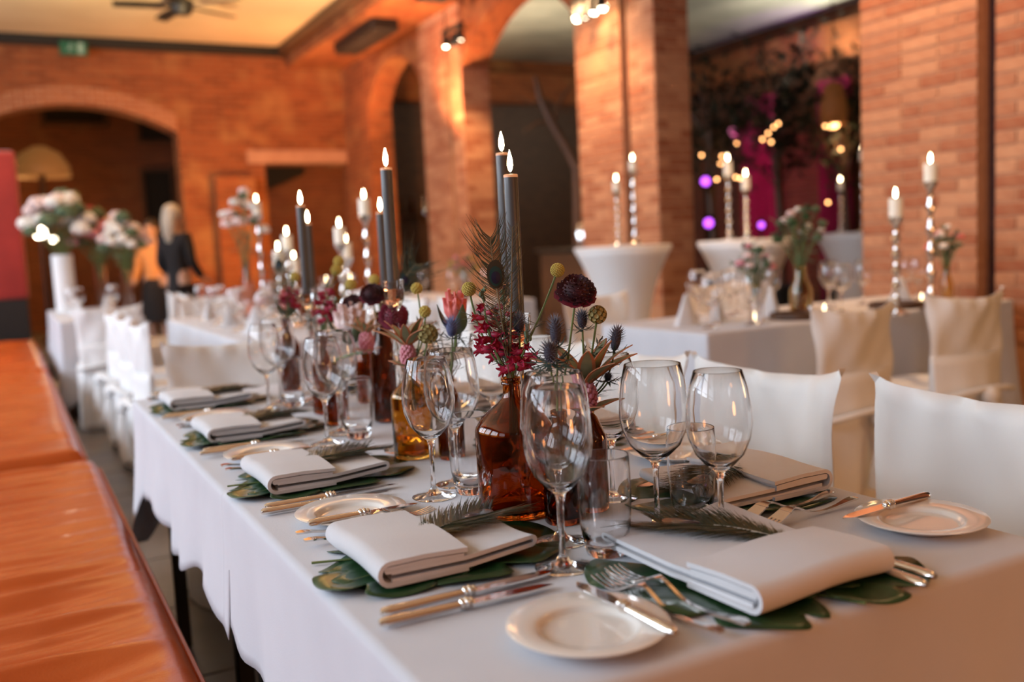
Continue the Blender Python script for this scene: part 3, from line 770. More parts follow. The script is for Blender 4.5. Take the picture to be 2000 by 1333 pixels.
PROTO = [PLATE, DKNIFE, SKNIFE, BKNIFE, FORK, SFORK, NAP_S, NAP_L, LEAF_A, LEAF_B, FEA]
class Seat:
    """a place at the table: origin on the table edge, v into the table, u to the sitter's right"""
    def __init__(s, ox, oy, ang): s.o = Vector((ox, oy, TZ)); s.a = ang
    def put(s, proto, u, v, z, rot, label, group, scale=None):
        c, n = math.cos(s.a), math.sin(s.a)
        p = s.o + Vector((c * u - n * v, n * u + c * v, z))
        return dup(proto, p, s.a + rot, label, group, scale)
G = dict(plate='bread plates on the laid table', knife='knives on the laid table', fork='forks on the laid table', nap='napkins on the laid table', leaf='leaves under the napkins', fea='feathers in the napkins', bk='butter knives on the bread plates')
def setting(seat, who, kn=(.175, .203), fo=(-.135, -.178), pu=-.24, pv=.135, nap=NAP_S, nv=.062, rot=0, flip=1, leafrot=0, feather=True, full=True, fv=.03, kv=.03, fe=0, nu=0, lu=0):
    seat.put(LEAF_A, -.01 + lu, nv + .10, .0012, leafrot, f'dark green lobed leaf under the napkin {who}', G['leaf'])
    seat.put(LEAF_B, .03, nv + .06, .003, PI + leafrot + .5, f'smaller curled green leaf under the napkin {who}', G['leaf'])
    seat.put(nap, nu, nv, .0105, rot, f'white folded napkin {who}', G['nap'])
    if feather: seat.put(FEA, .045, nv + .035 + fe, .0255, rot + .42, f'peacock feather tucked into the napkin {who}', G['fea'])
    seat.put(DKNIFE, kn[0], kv, .001, .02, f'silver table knife next to the napkin {who}', G['knife'])
    if len(kn) > 1: seat.put(SKNIFE, kn[1], kv - .012, .001, -.03, f'outer silver knife at the place {who}', G['knife'])
    seat.put(FORK, fo[0], fv, .001, .05, f'silver fork beside the napkin {who}', G['fork'])
    seat.put(SFORK, fo[1], fv, .001, .02, f'outer silver fork at the place {who}', G['fork'])
    pl = seat.put(PLATE, pu, pv, .001, 0, f'white bread plate at the place {who}', G['plate'])
    seat.put(BKNIFE, pu + .052 , pv - .083, .0135, .02, f'butter knife lying on the bread plate {who}', G['bk'])
L_AT = [(1.175, 'at the place closest along the bench'), (1.722, 'at the second place along the bench'), (2.27, 'at the third place along the bench'), (2.82, 'at the last place along the bench')]
for i, (y, who) in enumerate(L_AT): setting(Seat(TX0, y, -PI / 2), who, leafrot=.2 * i - .3)
setting(Seat(.80, TY0, 0), 'at the near end of the table', kn=(.124, .094), nu=-.014, lu=-.045, fo=(-.150, -.185), pu=-.289, pv=.104, nap=NAP_L, nv=.034, rot=.04, leafrot=.4, fv=.012, kv=-.002, fe=.05)
R_AT = [(1.175, 'opposite the bench, by the near table end'), (1.722, 'opposite the bench, second from the near end'), (2.27, 'opposite the bench, third from the near end'), (2.82, 'opposite the bench, at the far end')]
for i, (y, who) in enumerate(R_AT): setting(Seat(TX1, y, PI / 2), who, kn=(.100, .128), fo=(-.135, -.18), pu=-.304, pv=.072, nv=.04, leafrot=-.3 - .2 * i, fv=.06 if i == 0 else .03)
for o in PROTO:
    for ch in list(o.children): bpy.data.objects.remove(ch)
    bpy.data.objects.remove(o)

# ------------------------------------------------------------------ glasses
def wine_profile(h, k, rim):
    o = [(0, 0), (.036, 0), (.0372, .0012), (.030, .0038), (.010, .0085), (.0048, .018), (.0038, .045), (.0042, .085), (.0075, .099), (.021 * k, .108), (.037 * k, .124), (.0465 * k, .146), (.0495 * k, .165), (.0482 * k, .190), ((.0482 * k + rim) / 2 + .0008, .216), (rim, .238)]
    i = [(rim + .0001, .2379), (rim - .0003, .2384), (rim - .0007, .2382), (rim - .0009, .2376), ((.0482 * k + rim) / 2 - .0003, .216), (.0482 * k - .0010, .190), (.0495 * k - .0011, .165), (.0465 * k - .0011, .147), (.037 * k - .001, .1255), (.020 * k, .1102), (.006, .1045), (0, .1038)]
    s = h / .238
    return [(r, z * s) for r, z in o + i]
def make_wine(h, k, rim, n=40):
    t = thing('wine_glass', 'glass', 'glass'); MB().lathe(wine_profile(h, k, rim), n).build('glass_body', 'glass', t, angle=80, fix=True); return t
def make_tumbler(n=36):
    t = thing('water_tumbler', 'tumbler', 'glass')
    MB().lathe([(0, 0), (.024, 0), (.0265, .0015), (.029, .012), (.034, .04), (.0362, .08), (.0355, .118), (.0345, .134), (.0344, .1349), (.0340, .1353), (.0336, .1350), (.0334, .134), (.0345, .118), (.0352, .08), (.033, .04), (.0275, .018), (.02, .0145), (0, .014)], n).build('glass_body', 'glass', t, angle=80)
    return t
WB, WS, TU = make_wine(.24, 1.0, .040), make_wine(.236, .9, .0325), make_tumbler()
GL = 'drinking glasses on the laid table'
glasses = [
 (WS, .601, 1.025, 'wine glass closest to the two plates at the near corner', 0), (WB, .652, 1.116, 'large wine glass just behind the wine glass closest to the near corner', 0), (TU, .676, 1.037, 'clear tumbler in front of the small brown bottles', 0),
 (WB, .794, 1.081, 'large wine glass in front of the pineapple flower', 0), (TU, .872, 1.098, 'clear tumbler between the two wine glasses by the near chair', 0), (WS, .829, .983, 'wine glass standing furthest from the bench at the near end', 0), (WS, .835, 1.252, 'wine glass behind the brown bottles, opposite the bench', 0),
 (WS, .605, 1.452, 'wine glass to the bench side of the big amber bottle', 0), (WB, .672, 1.505, 'large wine glass with the coral protea behind it', 0), (TU, .669, 1.437, 'clear tumbler beside the big amber bottle', 0),
 (WS, .594, 2.014, 'wine glass at the third bench place', 0), (WB, .655, 2.11, 'large wine glass at the third bench place', 0), (TU, .673, 2.035, 'clear tumbler at the third bench place', 0),
 (WS, .60, 2.56, 'wine glass at the last bench place', 0), (WB, .66, 2.66, 'large wine glass at the last bench place', 0), (TU, .672, 2.585, 'clear tumbler at the last bench place', 0),
 (WS, .90, 1.60, 'wine glass at the second place opposite the bench', 0), (WB, .86, 1.72, 'large wine glass at the second place opposite the bench', 0), (TU, .93, 1.70, 'clear tumbler at the second place opposite the bench', 0),
 (WS, .90, 2.16, 'wine glass at the third place opposite the bench', 0), (WB, .86, 2.27, 'large wine glass at the third place opposite the bench', 0), (TU, .93, 2.26, 'clear tumbler at the third place opposite the bench', 0),
 (WS, .90, 2.70, 'wine glass at the last place opposite the bench', 0), (WB, .86, 2.82, 'large wine glass at the last place opposite the bench', 0)]
for p, x, y, lab, _ in glasses: dup(p, (x, y, TZ + .001), 0, lab, GL)

# ------------------------------------------------------------------ bottles
def bottle(x, y, r, h, body, neck, m, label, n=40, z=TZ + .001, group='glass bottle vases on the laid table', name='bottle_vase'):
    """body: height where the shoulder starts; neck: neck radius"""
    t = thing(name, label, 'bottle', (x, y, z), 0, group)
    ns = body + (h - body) * .62; w_ = .0022
    o = [(0, 0), (r * .9, 0), (r * .98, .003), (r, .009), (r, body * .95), (r * .97, body), (r * .80, body + (ns - body) * .33), (neck * 1.35, body + (ns - body) * .85), (neck, ns), (neck, h - .012)]
    i = [(neck - w_, h), (neck - w_, ns), (neck * 1.35 - w_, body + (ns - body) * .83), (r * .80 - w_, body + (ns - body) * .30), (r * .97 - w_, body - .002), (r - w_, body * .94), (r - w_, .014), (r * .85, .009), (0, .010)]
    lip = [(neck + .0022, h - .011), (neck + .0022, h - .008), (neck + .0006, h - .0065), (neck + .0022, h - .005), (neck + .0022, h - .001), (neck, h)]
    MB().lathe(o + lip + i, n).build('bottle_body', m, t, angle=50)
    return Vector((x, y, z + h))
mouth = {}
mouth['M'] = bottle(.675, 1.285, .060, .214, .138, .0135, 'amber', 'big amber glass bottle in the middle of the near table end')
mouth['S1'] = bottle(.706, 1.196, .029, .170, .115, .0115, 'brown_glass', 'small dark brown bottle between the big amber bottle and the wine glasses')
mouth['S2'] = bottle(.768, 1.218, .030, .175, .118, .012, 'brown_glass', 'small brown bottle holding the pineapple flower')
mouth['Y'] = bottle(.699, 1.765, .042, .178, .128, .0125, 'amber_light', 'honey coloured glass bottle behind the wine glass')
mouth['D'] = bottle(.752, 1.70, .026, .165, .112, .011, 'brown_glass', 'slim brown bottle behind the clear tumbler and honey coloured bottle')
mouth['T'] = bottle(.800, 2.19, .032, .27, .17, .0125, 'brown_glass', 'tall dark bottle at the middle of the table')
mouth['U'] = bottle(.712, 2.42, .030, .20, .13, .012, 'amber', 'amber bottle beyond the tall dark bottle')
mouth['V'] = bottle(.690, 2.24, .026, .15, .10, .0115, 'amber', 'short amber bottle at the third bench place')
mouth['W'] = bottle(.735, 2.83, .036, .22, .14, .012, 'brown_glass', 'brown bottle nearest to the far table end')
mouth['Q'] = bottle(.86, 2.50, .028, .18, .12, .012, 'amber', 'amber bottle near the chairs at the far end of the table')

# ------------------------------------------------------------------ candles
def flame(parent, z, s=1.0, name='flame'):
    MB().lathe([(0, 0), (.0028 * s, .003 * s), (.0048 * s, .011 * s), (.0042 * s, .021 * s), (.0018 * s, .031 * s), (0, .037 * s)], 12, (0, 0, z)).build(name, 'flame', parent, angle=180)
def taper(px, py, depth, label, hlabel, length=.245, r=.0118):
    p = at(px, py, depth); x, y, ztop = p; zb = ztop - length
    t = thing('candlestick', hlabel, 'candle holder', (x, y, TZ + .001), 0, 'glass candlesticks on the laid table')
    h = zb - TZ + .016; cup = h
    prof = [(0, 0), (.042, 0), (.043, .003), (.030, .009), (.010, .016), (.0075, .03), (.012, .045), (.012, .06), (.0075, .072), (.0065, h * .5), (.0095, h * .55), (.0095, h * .6), (.0065, h * .65), (.0068, h - .065), (.014, h - .055), (.020, h - .04), (.0225, h), (.0205, h), (.0175, h - .016), (0, h - .0165)]
    MB().lathe(prof, 12).build('holder_body', 'crystal', t, angle=25)
    c = thing('taper_candle', label, 'candle', (x, y, zb), 0, 'charcoal taper candles')
    MB().lathe([(0, 0), (r, 0), (r, length - .006), (r * .97, length - .001), (r * .7, length - .003), (0, length - .004)], 24).build('candle_body', 'taper', c, angle=50)
    MB().lathe([(r * 1.005, length - .004), (r * 1.005, length), (r * .9, length + .0008), (r * .55, length - .002), (0, length - .0022)], 20).build('melted_rim', 'wax_tip', c, angle=80)
    MB().tube([(0, 0, length - .003), (.0006, 0, length + .004), (.0012, 0, length + .009)], .0007, 5).build('wick', 'wick', c)
    flame(c, length + .0045)
    return x, y
taper(997, 342, 1.55, 'thick charcoal taper candle wrapped by the peacock feather', 'glass candlestick hidden behind the big amber bottle')
taper(980, 300, 1.80, 'charcoal taper candle rising highest behind the feather', 'glass candlestick behind the coral protea')
taper(754, 329, 1.93, 'tall charcoal taper candle beside the dark scabiosa flower', 'faceted glass candlestick in front of the tall dark bottle')
taper(743, 415, 2.62, 'lower charcoal taper candle half hidden behind a taller one', 'glass candlestick behind the tall dark bottle')
taper(587, 402, 2.62, 'charcoal taper candle closest to the far table end', 'faceted glass candlestick standing nearest the last bench place')
taper(601, 437, 3.02, 'short looking charcoal taper candle at the very far end of the table', 'glass candlestick at the very far end of the table')
# ================================================================== cut flowers (each stem is a thing of its own)
FG = 'cut flowers in the bottles'
def stem_pts(mouth_v, head, bow=None, n=9, depth_in=.09):
    """from inside the bottle, through its mouth, to the flower head"""
    m_, h = Vector(mouth_v), Vector(head)
    j = Vector((rnd(-.004, .004), rnd(-.004, .004), 0))
    low = m_ + Vector((rnd(-.006, .006), rnd(-.006, .006), -depth_in))
    mid = m_ + (h - m_) * .5 + Vector((0, 0, .18 * (h - m_).length * .5)) if bow is None else Vector(bow)
    return [low, m_ + j - Vector((0, 0, .01))] + bez(m_ + j, mid, h, n)[1:]
def start(name, label, cat, base): return thing(name, label, cat, base, 0, FG)
def rel(pts, base): return [p - Vector(base) for p in pts]
def orient(b, start_, frm, direction, twist=0):
    """rotate verts added since start_ (built along +z) to a direction at a point"""
    q = Vector(direction).normalized().to_track_quat('Z', 'Y')
    if twist: q = q @ Quaternion((0, 0, 1), twist)
    b.move(lambda p: q @ p + Vector(frm), start_)
def craspedia(mo, px, py, d, label, r=.0105, bow=None, fine=True):
    head = at(px, py, d); base = Vector(mo); t = start('craspedia', label, 'flower', base)
    pts = rel(stem_pts(mo, head, bow), base); MB().tube(pts, .0016, 6).build('stem', 'stem', t)
    b = MB(); c = pts[-1]; b.ball(c, r * .9, 14, 10)
    for q in fib(150 if fine else 50): b.ball(c + q * r * .92, r * (.13 if fine else .22), 5, 3)
    b.build('flower_head', 'craspedia', t)
def scabiosa(mo, px, py, d, label, r, m='burgundy', face=(0, -.3, 1), bow=None, pins=True, seed=1):
    head = at(px, py, d); base = Vector(mo); t = start('scabiosa', label, 'flower', base)
    pts = rel(stem_pts(mo, head - Vector(face).normalized() * r * .5, bow), base); MB().tube(pts, .0016, 6).build('stem', 'stem', t)
    c = head - base; rg = random.Random(seed); b = MB()
    b.ball((0, 0, 0), (r * .72, r * .72, r * .6), 14, 8)
    for i, q in enumerate(fib(110, -.25, 1)):
        p = Vector((q.x * r * .78, q.y * r * .78, q.z * r * .62)); s = r * rg.uniform(.20, .30) * (1.25 if q.z < .25 else .8)
        e1 = q.cross(Vector((0, 0, 1.01))).normalized() if abs(q.z) < .98 else Vector((1, 0, 0)); e2 = q.cross(e1)
        k = len(b.v); out = q * s * .9
        vs = [p - e1 * s * .3, p + e1 * s * .3, p + e1 * s * .55 + out * .8 + e2 * s * .3, p + out * 1.1 - e2 * s * .1, p - e1 * s * .55 + out * .8 + e2 * s * .3]
        b.add(vs, [(0, 1, 2, 3, 4)])
    b.cur = 1
    for i in range(22):
        a = 2 * PI * i / 22 + rg.uniform(-.1, .1); s = r * rg.uniform(.34, .5)
        o = Vector((math.cos(a), math.sin(a), -.15)); tn = Vector((-math.sin(a), math.cos(a), 0))
        p = o * r * .66
        b.add([p - tn * s * .4, p + tn * s * .4, p + tn * s * .7 + o * s * .9 + Vector((0, 0, rg.uniform(-.2, .2) * s)), p + o * s * 1.15, p - tn * s * .7 + o * s * .9 + Vector((0, 0, rg.uniform(-.2, .2) * s))], [(0, 1, 2, 3, 4)])
    orient(b, 0, c, face); b.build('flower_head', [m, 'ruffle'], t, angle=60, fix=False)
    if pins:
        s_ = MB()
        for q in fib(44, -.1, 1): s_.ball((q.x * r * .96 * rg.uniform(.95, 1.05), q.y * r * .96 * rg.uniform(.9, 1.1), q.z * r * .80), r * .015, 4, 3)
        orient(s_, 0, c, face); tag(s_.build('stamens', 'stamen', t), kind='stuff')
def pod(mo, px, py, d, label, r, bow=None):
    head = at(px, py, d); base = Vector(mo); t = start('seed_pod', label, 'flower', base)
    pts = rel(stem_pts(mo, head, bow), base); MB().tube(pts, .0016, 6).build('stem', 'stem', t)
    b = MB(); c = pts[-1]; b.ball(c, r * .75, 10, 8)
    for q in fib(46):
        k = len(b.v); b.lathe([(0, 0), (r * .10, r * .05), (r * .24, r * .30), (r * .20, r * .28), (0, r * .12)], 7); orient(b, k, c + q * r * .70, q)
    b.build('pod_head', 'pod', t, angle=60)
def thistle(mo, px, py, d, label, r, h, m='thistle', lean=(0, 0, 1), bow=None, seed=1, bracts=12, blen=2.2):
    head = at(px, py, d); base = Vector(mo); t = start('sea_holly', label, 'flower', base); ln = Vector(lean).normalized()
    pts = rel(stem_pts(mo, head - ln * h * .5, bow), base); MB().tube(pts, .0015, 6).build('stem', 'stem', t)
    c = head - base; b = MB(); b.ball((0, 0, 0), (r * .60, r * .60, h * .44), 12, 10)
    orient(b, 0, c, ln); b.build('cone', m, t, angle=60); b = MB()
    for q in fib(120, -.85, 1):
        p = Vector((q.x * r * .58, q.y * r * .58, q.z * h * .42)); o = Vector((q.x, q.y, q.z * .6 + .30)).normalized()
        k = len(b.v); L = r * .80; b.add([p + Vector((-.0010, -.0005, 0)), p + Vector((.0010, -.0005, 0)), p + Vector((0, .0012, 0)), p + o * L], [(0, 1, 3), (1, 2, 3), (2, 0, 3)])
    orient(b, 0, c, ln); tag(b.build('spines', 'spine' if m == 'thistle' else m, t, smooth=False), kind='stuff')
    rg = random.Random(seed); s_ = MB()
    for i in range(bracts):
        a = 2 * PI * i / bracts + rg.uniform(-.15, .15); o = Vector((math.cos(a), math.sin(a), 0)); L = r * blen * rg.uniform(.75, 1.2)
        pp = bez((o * r * .25) + Vector((0, 0, -h * .48)), o * L * .55 + Vector((0, 0, -h * .58)), o * L + Vector((0, 0, -h * .40 + rg.uniform(-.3, .4) * L)), 5)
        side = Vector((-math.sin(a), math.cos(a), 0))
        s_.ribbon(pp, [.003, .0042, .004, .003, .0016, .0003], side)
        for j in (2, 3):
            for sg in (-1, 1):
                q0 = pp[j]; q1 = q0 + side * sg * L * .24 + o * L * .16
                s_.add([q0 - o * .0016, q0 + o * .0016, q1], [(0, 1, 2)])
    orient(s_, 0, c, ln); s_.build('bracts', 'bract', t, smooth=False, fix=False)
    lf = MB()
    for k in range(2):
        q0 = pts[-1 - 3 * (k + 1)]; a = rg.uniform(0, 6.28); o = Vector((math.cos(a), math.sin(a), .3))
        for j in range(3):
            oo = Vector((math.cos(a + (j - 1) * .6), math.sin(a + (j - 1) * .6), .25)); lf.ribbon(bez(q0, q0 + oo * .012, q0 + oo * .026 + Vector((0, 0, -.004)), 3), [.002, .004, .003, .0004], Vector((-oo.y, oo.x, 0)))
    lf.build('leaves', 'bract', t, smooth=False, fix=False)
def petal(b, L, wmax, curl, tipw=.2, n=6):
    """petal along +z curving outward to +x by curl; returns nothing"""
    def fn(u, v):
        s = v / n; a = (u / 4 - .5)
        w_ = wmax * (math.sin(min(1, s * 1.05 + .12) * PI) ** .7 if s < .92 else tipw)
        x = curl * (s * s) - .5 * wmax * (abs(a) * 2) ** 2 * .5
        return (x, a * w_, L * s)
    b.grid(fn, 4, n)
def protea(mo, px, py, d, label, r, h, m='coral', n=16, lean=(0, 0, 1), leaves=3, bow=None):
    head = at(px, py, d); base = Vector(mo); t = start('protea', label, 'flower', base)
    pts = rel(stem_pts(mo, head - Vector((0, 0, h * .5)), bow), base); MB().tube(pts, .003, 7).build('stem', 'stem', t)
    c = head - base - Vector((0, 0, h * .5)); b = MB(); rg = random.Random(3)
    for ring_, (k, rr, hh, cu) in enumerate(((n // 2, .45, .92, .02), (n // 2, .62, 1.0, .10), (n // 2 + 2, .78, .8, .22))):
        for i in range(k):
            a = 2 * PI * (i + ring_ * .5) / k; s0 = len(b.v)
            petal(b, h * hh * rg.uniform(.9, 1.05), r * .95, r * cu * .6)
            b.move(lambda p: Matrix.Rotation(a, 3, 'Z') @ (p + Vector((r * rr * (.35 + .65 * min(1, p.z / (h * .4))), 0, 0))) + c, s0)
    b.build('petals', m, t, angle=80, fix=False)
    core = MB().ball(c + Vector((0, 0, h * .42)), (r * .45, r * .45, h * .45), 10, 8).build('flower_core', m, t)
    for i in range(leaves):
        a = 2.4 + i * 2.3; o = Vector((math.cos(a), math.sin(a), 0)); q0 = c - Vector((0, 0, .015))
        MB().ribbon(bez(q0, q0 + o * r * .9 + Vector((0, 0, h * .2)), q0 + o * r * 1.35 + Vector((0, 0, h * .85)), 7), [.006, .016, .024, .027, .026, .021, .012, .002], Vector((-o.y, o.x, 0))).build('leaf', 'leaf_grey' if i % 2 else 'leaf', t, solid=.0008)
def snapdragon(mo, tip, label, m='crimson', n=14, size=.013, bow=None, frac=.62, seed=1):
    head = Vector(tip); base = Vector(mo); t = start('snapdragon', label, 'flower', base)
    pts = rel(stem_pts(mo, head, bow, 12), base); MB().tube(pts, [.0024] * (len(pts) - 4) + [.002, .0016, .0012, .0008], 6).build('stem', 'stem', t)
    rg = random.Random(seed); P = pts[2:]
    for i in range(n):
        s = 1 - frac + frac * i / n; q = s * (len(P) - 1); j = int(q); p = P[j].lerp(P[min(j + 1, len(P) - 1)], q - j)
        sz = size * (1.15 - .55 * (i / n)); a = i * 2.4 + rg.uniform(-.3, .3); o = Vector((math.cos(a), math.sin(a), rg.uniform(-.25, .25))).normalized()
        b = MB(); k = 0
        b.lathe([(0, 0), (sz * .28, sz * .1), (sz * .36, sz * .6), (sz * .30, sz * 1.0), (0, sz * 1.05)], 8)
        for q_ in range(5):
            s0 = len(b.v); petal(b, sz * .95, sz * .85, sz * .55, n=4)
            aa = 2 * PI * q_ / 5 + .3; b.move(lambda v: Matrix.Rotation(aa, 3, 'Z') @ (v + Vector((sz * .15, 0, sz * .6))), s0)
        orient(b, 0, p + o * .002, o, rg.uniform(0, 6)); b.build('blossom', m, t, angle=80, fix=False)
    bd = MB()
    for i in range(5): bd.ball(P[-1] + Vector((rnd(-.004, .004), rnd(-.004, .004), .004 * i)), (.0032, .0032, .0045), 6, 5)
    bd.build('buds', 'leaf_grey', t)
def pineapple(mo, px, py, d, label, r, h, L, m='pink', bow=None, seed=2, n=16):
    head = at(px, py, d); base = Vector(mo); t = start('pineapple_flower', label, 'flower', base)
    pts = rel(stem_pts(mo, head - Vector((0, 0, h * .5)), bow), base); MB().tube(pts, .0034, 7).build('stem', 'stem', t)
    c = head - base; b = MB(); b.ball(c, (r * .8, r * .8, h * .5), 12, 8)
    for q in fib(64, -.95, .9): b.ball(c + Vector((q.x * r * .82, q.y * r * .82, q.z * h * .5)), r * .24, 6, 4)
    b.build('fruit', m, t)
    rg = random.Random(seed)
    for i in range(n):
        a = i * 2.4; s = i / n; el = .35 + 1.0 * s; LL = L * (.75 + .25 * (1 - s)) * rg.uniform(.85, 1.1)
        o = Vector((math.cos(a), math.sin(a), 0)); q0 = c + Vector((0, 0, h * .44)) + o * r * .35
        if i >= n - 5: q0 = c + Vector((0, 0, -h * .45)) + o * r * .4; el = .25; LL = L * .6
        mid = q0 + o * LL * .40 * math.cos(el) + Vector((0, 0, LL * .55 * math.sin(el) + .1 * LL)); end = q0 + o * LL * .95 * math.cos(el) + Vector((0, 0, LL * math.sin(el)))
        pp = bez(q0, mid, end, 7); sd = Vector((-o.y, o.x, 0)); W_ = [x * L / .066 for x in (.010, .015, .0175, .018, .016, .012, .007, .001)]
        lf = MB(); lf.ribbon(pp, [x * .78 for x in W_], sd, .0012); lf.cur = 1
        for sg in (-1, 1): lf.ribbon([p + sd * sg * x * .44 for p, x in zip(pp, W_)], [x * .18 + .0006 for x in W_], sd, .0013)
        lf.build('leaf', ['pine_leaf', 'pine_edge'], t, angle=60)
def standing_feather(mo, px, py, d, label, width, length, seed=1, lean=None, eye=True):
    """peacock feather standing in a bottle; eye centre at the given place"""
    eyep = at(px, py, d); base = Vector(mo); t = thing('peacock_feather', label, 'feather', base, 0, 'peacock feathers in the bottles')
    tip = eyep + (eyep - Vector(mo)).normalized() * length * .22; pts = rel(stem_pts(mo, tip, bow=(Vector(mo) + (tip - Vector(mo)) * .55 + Vector(lean or (0, 0, 0)))), base)
    MB().tube(pts, [.0018] * 5 + [.0014] * (len(pts) - 9) + [.001, .0008, .0006, .0004], 5).build('rachis', 'stem_brown', t)
    rg = random.Random(seed); b = MB(); P = pts[2:]; N = 130
    view = (CAM - eyep).normalized()
    for i in range(N):
        s = .18 + .82 * i / N; q = s * (len(P) - 1); j = min(int(q), len(P) - 2); p = P[j].lerp(P[j + 1], q - j); tn = (P[j + 1] - P[j]).normalized()
        sd = tn.cross(Vector((.75, -.66, 0))).cross(tn).normalized() if False else tn.cross(Vector((.47, .88, 0))).normalized()
        sg = 1 if i % 2 else -1; ln = width * (.45 + .75 * math.sin(min(1, s) * PI * .9)) * rg.uniform(.7, 1.3); b.cur = 0 if rg.random() < .55 else 1
        up = .35 + .9 * s
        o = sd * sg + Vector((0, 0, 0)); jit = Vector((rg.uniform(-.3, .3), rg.uniform(-.3, .3), 0)) * ln
        pp = bez(p, p + o * ln * .55 + tn * ln * up * .4 + jit * .3, p + o * ln * rg.uniform(.6, 1) + tn * ln * up * 1.2 + jit, 5)
        b.ribbon(pp, [q_ * (1 if eye else .55) for q_ in (.0013, .0012, .0011, .0009, .0007, .0002)], tn)
    tag(b.build('barbs', ['barb', 'barb_gold'], t, smooth=False, fix=False), kind='stuff')
    if eye:
        c = eyep - base; e = MB()
        for k, (rx, ry, off, dz) in enumerate(((.0135, .022, 0, .003), (.010, .0155, -.003, .0045), (.007, .0095, -.005, .006))):
            e.cur = k; n = 20; X = Vector((.88, -.47, 0)); q0 = c + view * dz + Vector((0, 0, off))
            e.add([q0] + [q0 + X * rx * math.cos(2 * PI * i / n) + Vector((0, 0, 1)) * ry * math.sin(2 * PI * i / n) - view * .001 for i in range(n)], [(0, 1 + i, 1 + (i + 1) % n) for i in range(n)])
        e.build('eye_spot', ['eye_bronze', 'eye_ring', 'eye_core'], t, smooth=False, solid=.0005)

m = mouth
# near bunch
craspedia(m['M'], 1089, 528, 1.48, 'yellow billy button held up beside the dark scabiosa', .0112, bow=at(1050, 640, 1.48))
craspedia(m['M'], 916, 565, 1.50, 'yellow billy button in front of the coral protea', .0115, bow=at(940, 690, 1.5))
scabiosa(m['S1'], 1125, 568, 1.42, 'large black-red scabiosa above the sea holly', .0285, 'burgundy', face=(-.25, -.55, .8), bow=at(1112, 680, 1.4))
pod(m['S2'], 1167, 615, 1.43, 'round olive seed pod beneath the black-red scabiosa', .0140, bow=at(1155, 700, 1.43))
thistle(m['S2'], 1137, 626, 1.44, 'dark sea holly tucked between scabiosa and seed pod', .0125, .028, seed=3, bow=at(1140, 720, 1.43))
thistle(m['S1'], 1085, 648, 1.38, 'tallest sea holly of the near bunch', .0135, .045, seed=4, bow=at(1090, 740, 1.39))
thistle(m['S1'], 1074, 690, 1.36, 'sea holly with a wide collar of spiny bracts', .0145, .034, seed=5, lean=(-.15, -.3, 1), bracts=16, blen=2.9, bow=at(1080, 760, 1.38))
thistle(m['M'], 1013, 634, 1.46, 'sea holly in front of the candle and feather', .0140, .030, seed=6, bow=at(1020, 700, 1.47))
thistle(m['S2'], 1203, 664, 1.43, 'sea holly leaning furthest towards the chairs', .0125, .040, seed=7, lean=(.25, 0, 1), blen=2.6, bow=at(1190, 760, 1.43))
thistle(m['D'], 882, 642, 1.72, 'blue sea holly above the large wine glass', .0165, .036, 'thistle_blue', seed=8, bow=at(885, 720, 1.73))
thistle(m['S2'], 1188, 738, 1.42, 'small spiny sea holly low beside the pineapple leaves', .007, .012, seed=17, blen=4.0, bow=at(1165, 780, 1.42))
pineapple(m['S2'], 1145, 775, 1.42, 'mini pineapple with grey-green leaves edged in orange', .0175, .048, .092, 'pink', seed=2, bow=at(1148, 800, 1.42))
snapdragon(m['M'], at(944, 585, 1.47), 'crimson snapdragon spike beside the billy button', n=13, size=.0172, bow=at(955, 690, 1.46), frac=.66, seed=3)
snapdragon(m['M'], at(985, 590, 1.50), 'crimson snapdragon spike leaning against the taper candle', n=12, size=.0165, bow=at(982, 700, 1.50), frac=.68, seed=4)
snapdragon(m['M'], at(1030, 672, 1.44), 'low crimson snapdragon over the bottle neck', n=8, size=.0170, bow=at(1010, 720, 1.45), frac=.7, seed=6)
standing_feather(m['M'], 968, 536, 1.44, 'dark peacock feather standing in the big amber bottle', .034, .26, seed=2, lean=(-.004, 0, .01))
standing_feather(m['M'], 1000, 500, 1.43, 'wispy eyeless feather curling over the taper candle', .012, .20, seed=9, eye=False)
# eucalyptus-like filler of the near bunch
for key, lab, sd in (('M', 'thin dark green sprig spilling over the big amber bottle', 4), ('S2', 'dark green sprig under the pineapple leaves', 5), ('D', 'dark green sprig under the coral protea', 6), ('U', 'dark green sprig in the third bunch', 7), ('W', 'dark green sprig in the furthest bunch', 8)):
  t = start('foliage_sprig', lab, 'foliage', m[key])
  rg = random.Random(sd); b = MB(); tw = MB()
  for k in range(9):
    ks = 1 if key == 'M' else .85 if key == 'S2' else 1.35
    e = ks * Vector((rg.uniform(-.06, .06), rg.uniform(-.04, .04), rg.uniform(.03, .11))); pp = bez((0, 0, -.02), e * .5 + Vector((0, 0, .03)), e, 8); tw.tube(pp, .0008, 4)
    for i in range(2, 9):
        for sg in (-1, 1):
            a = rg.uniform(0, 6.28); o = Vector((math.cos(a), math.sin(a), rg.uniform(-.2, .6))); b.ribbon([pp[i], pp[i] + o * .010 * ks, pp[i] + o * .022 * ks], [.001, .0034 * ks, .0003], (o.y, -o.x, .2))
  tw.build('twigs', 'stem_brown', t); tag(b.build('leaflets', 'bract', t, smooth=False, fix=False), kind='stuff')
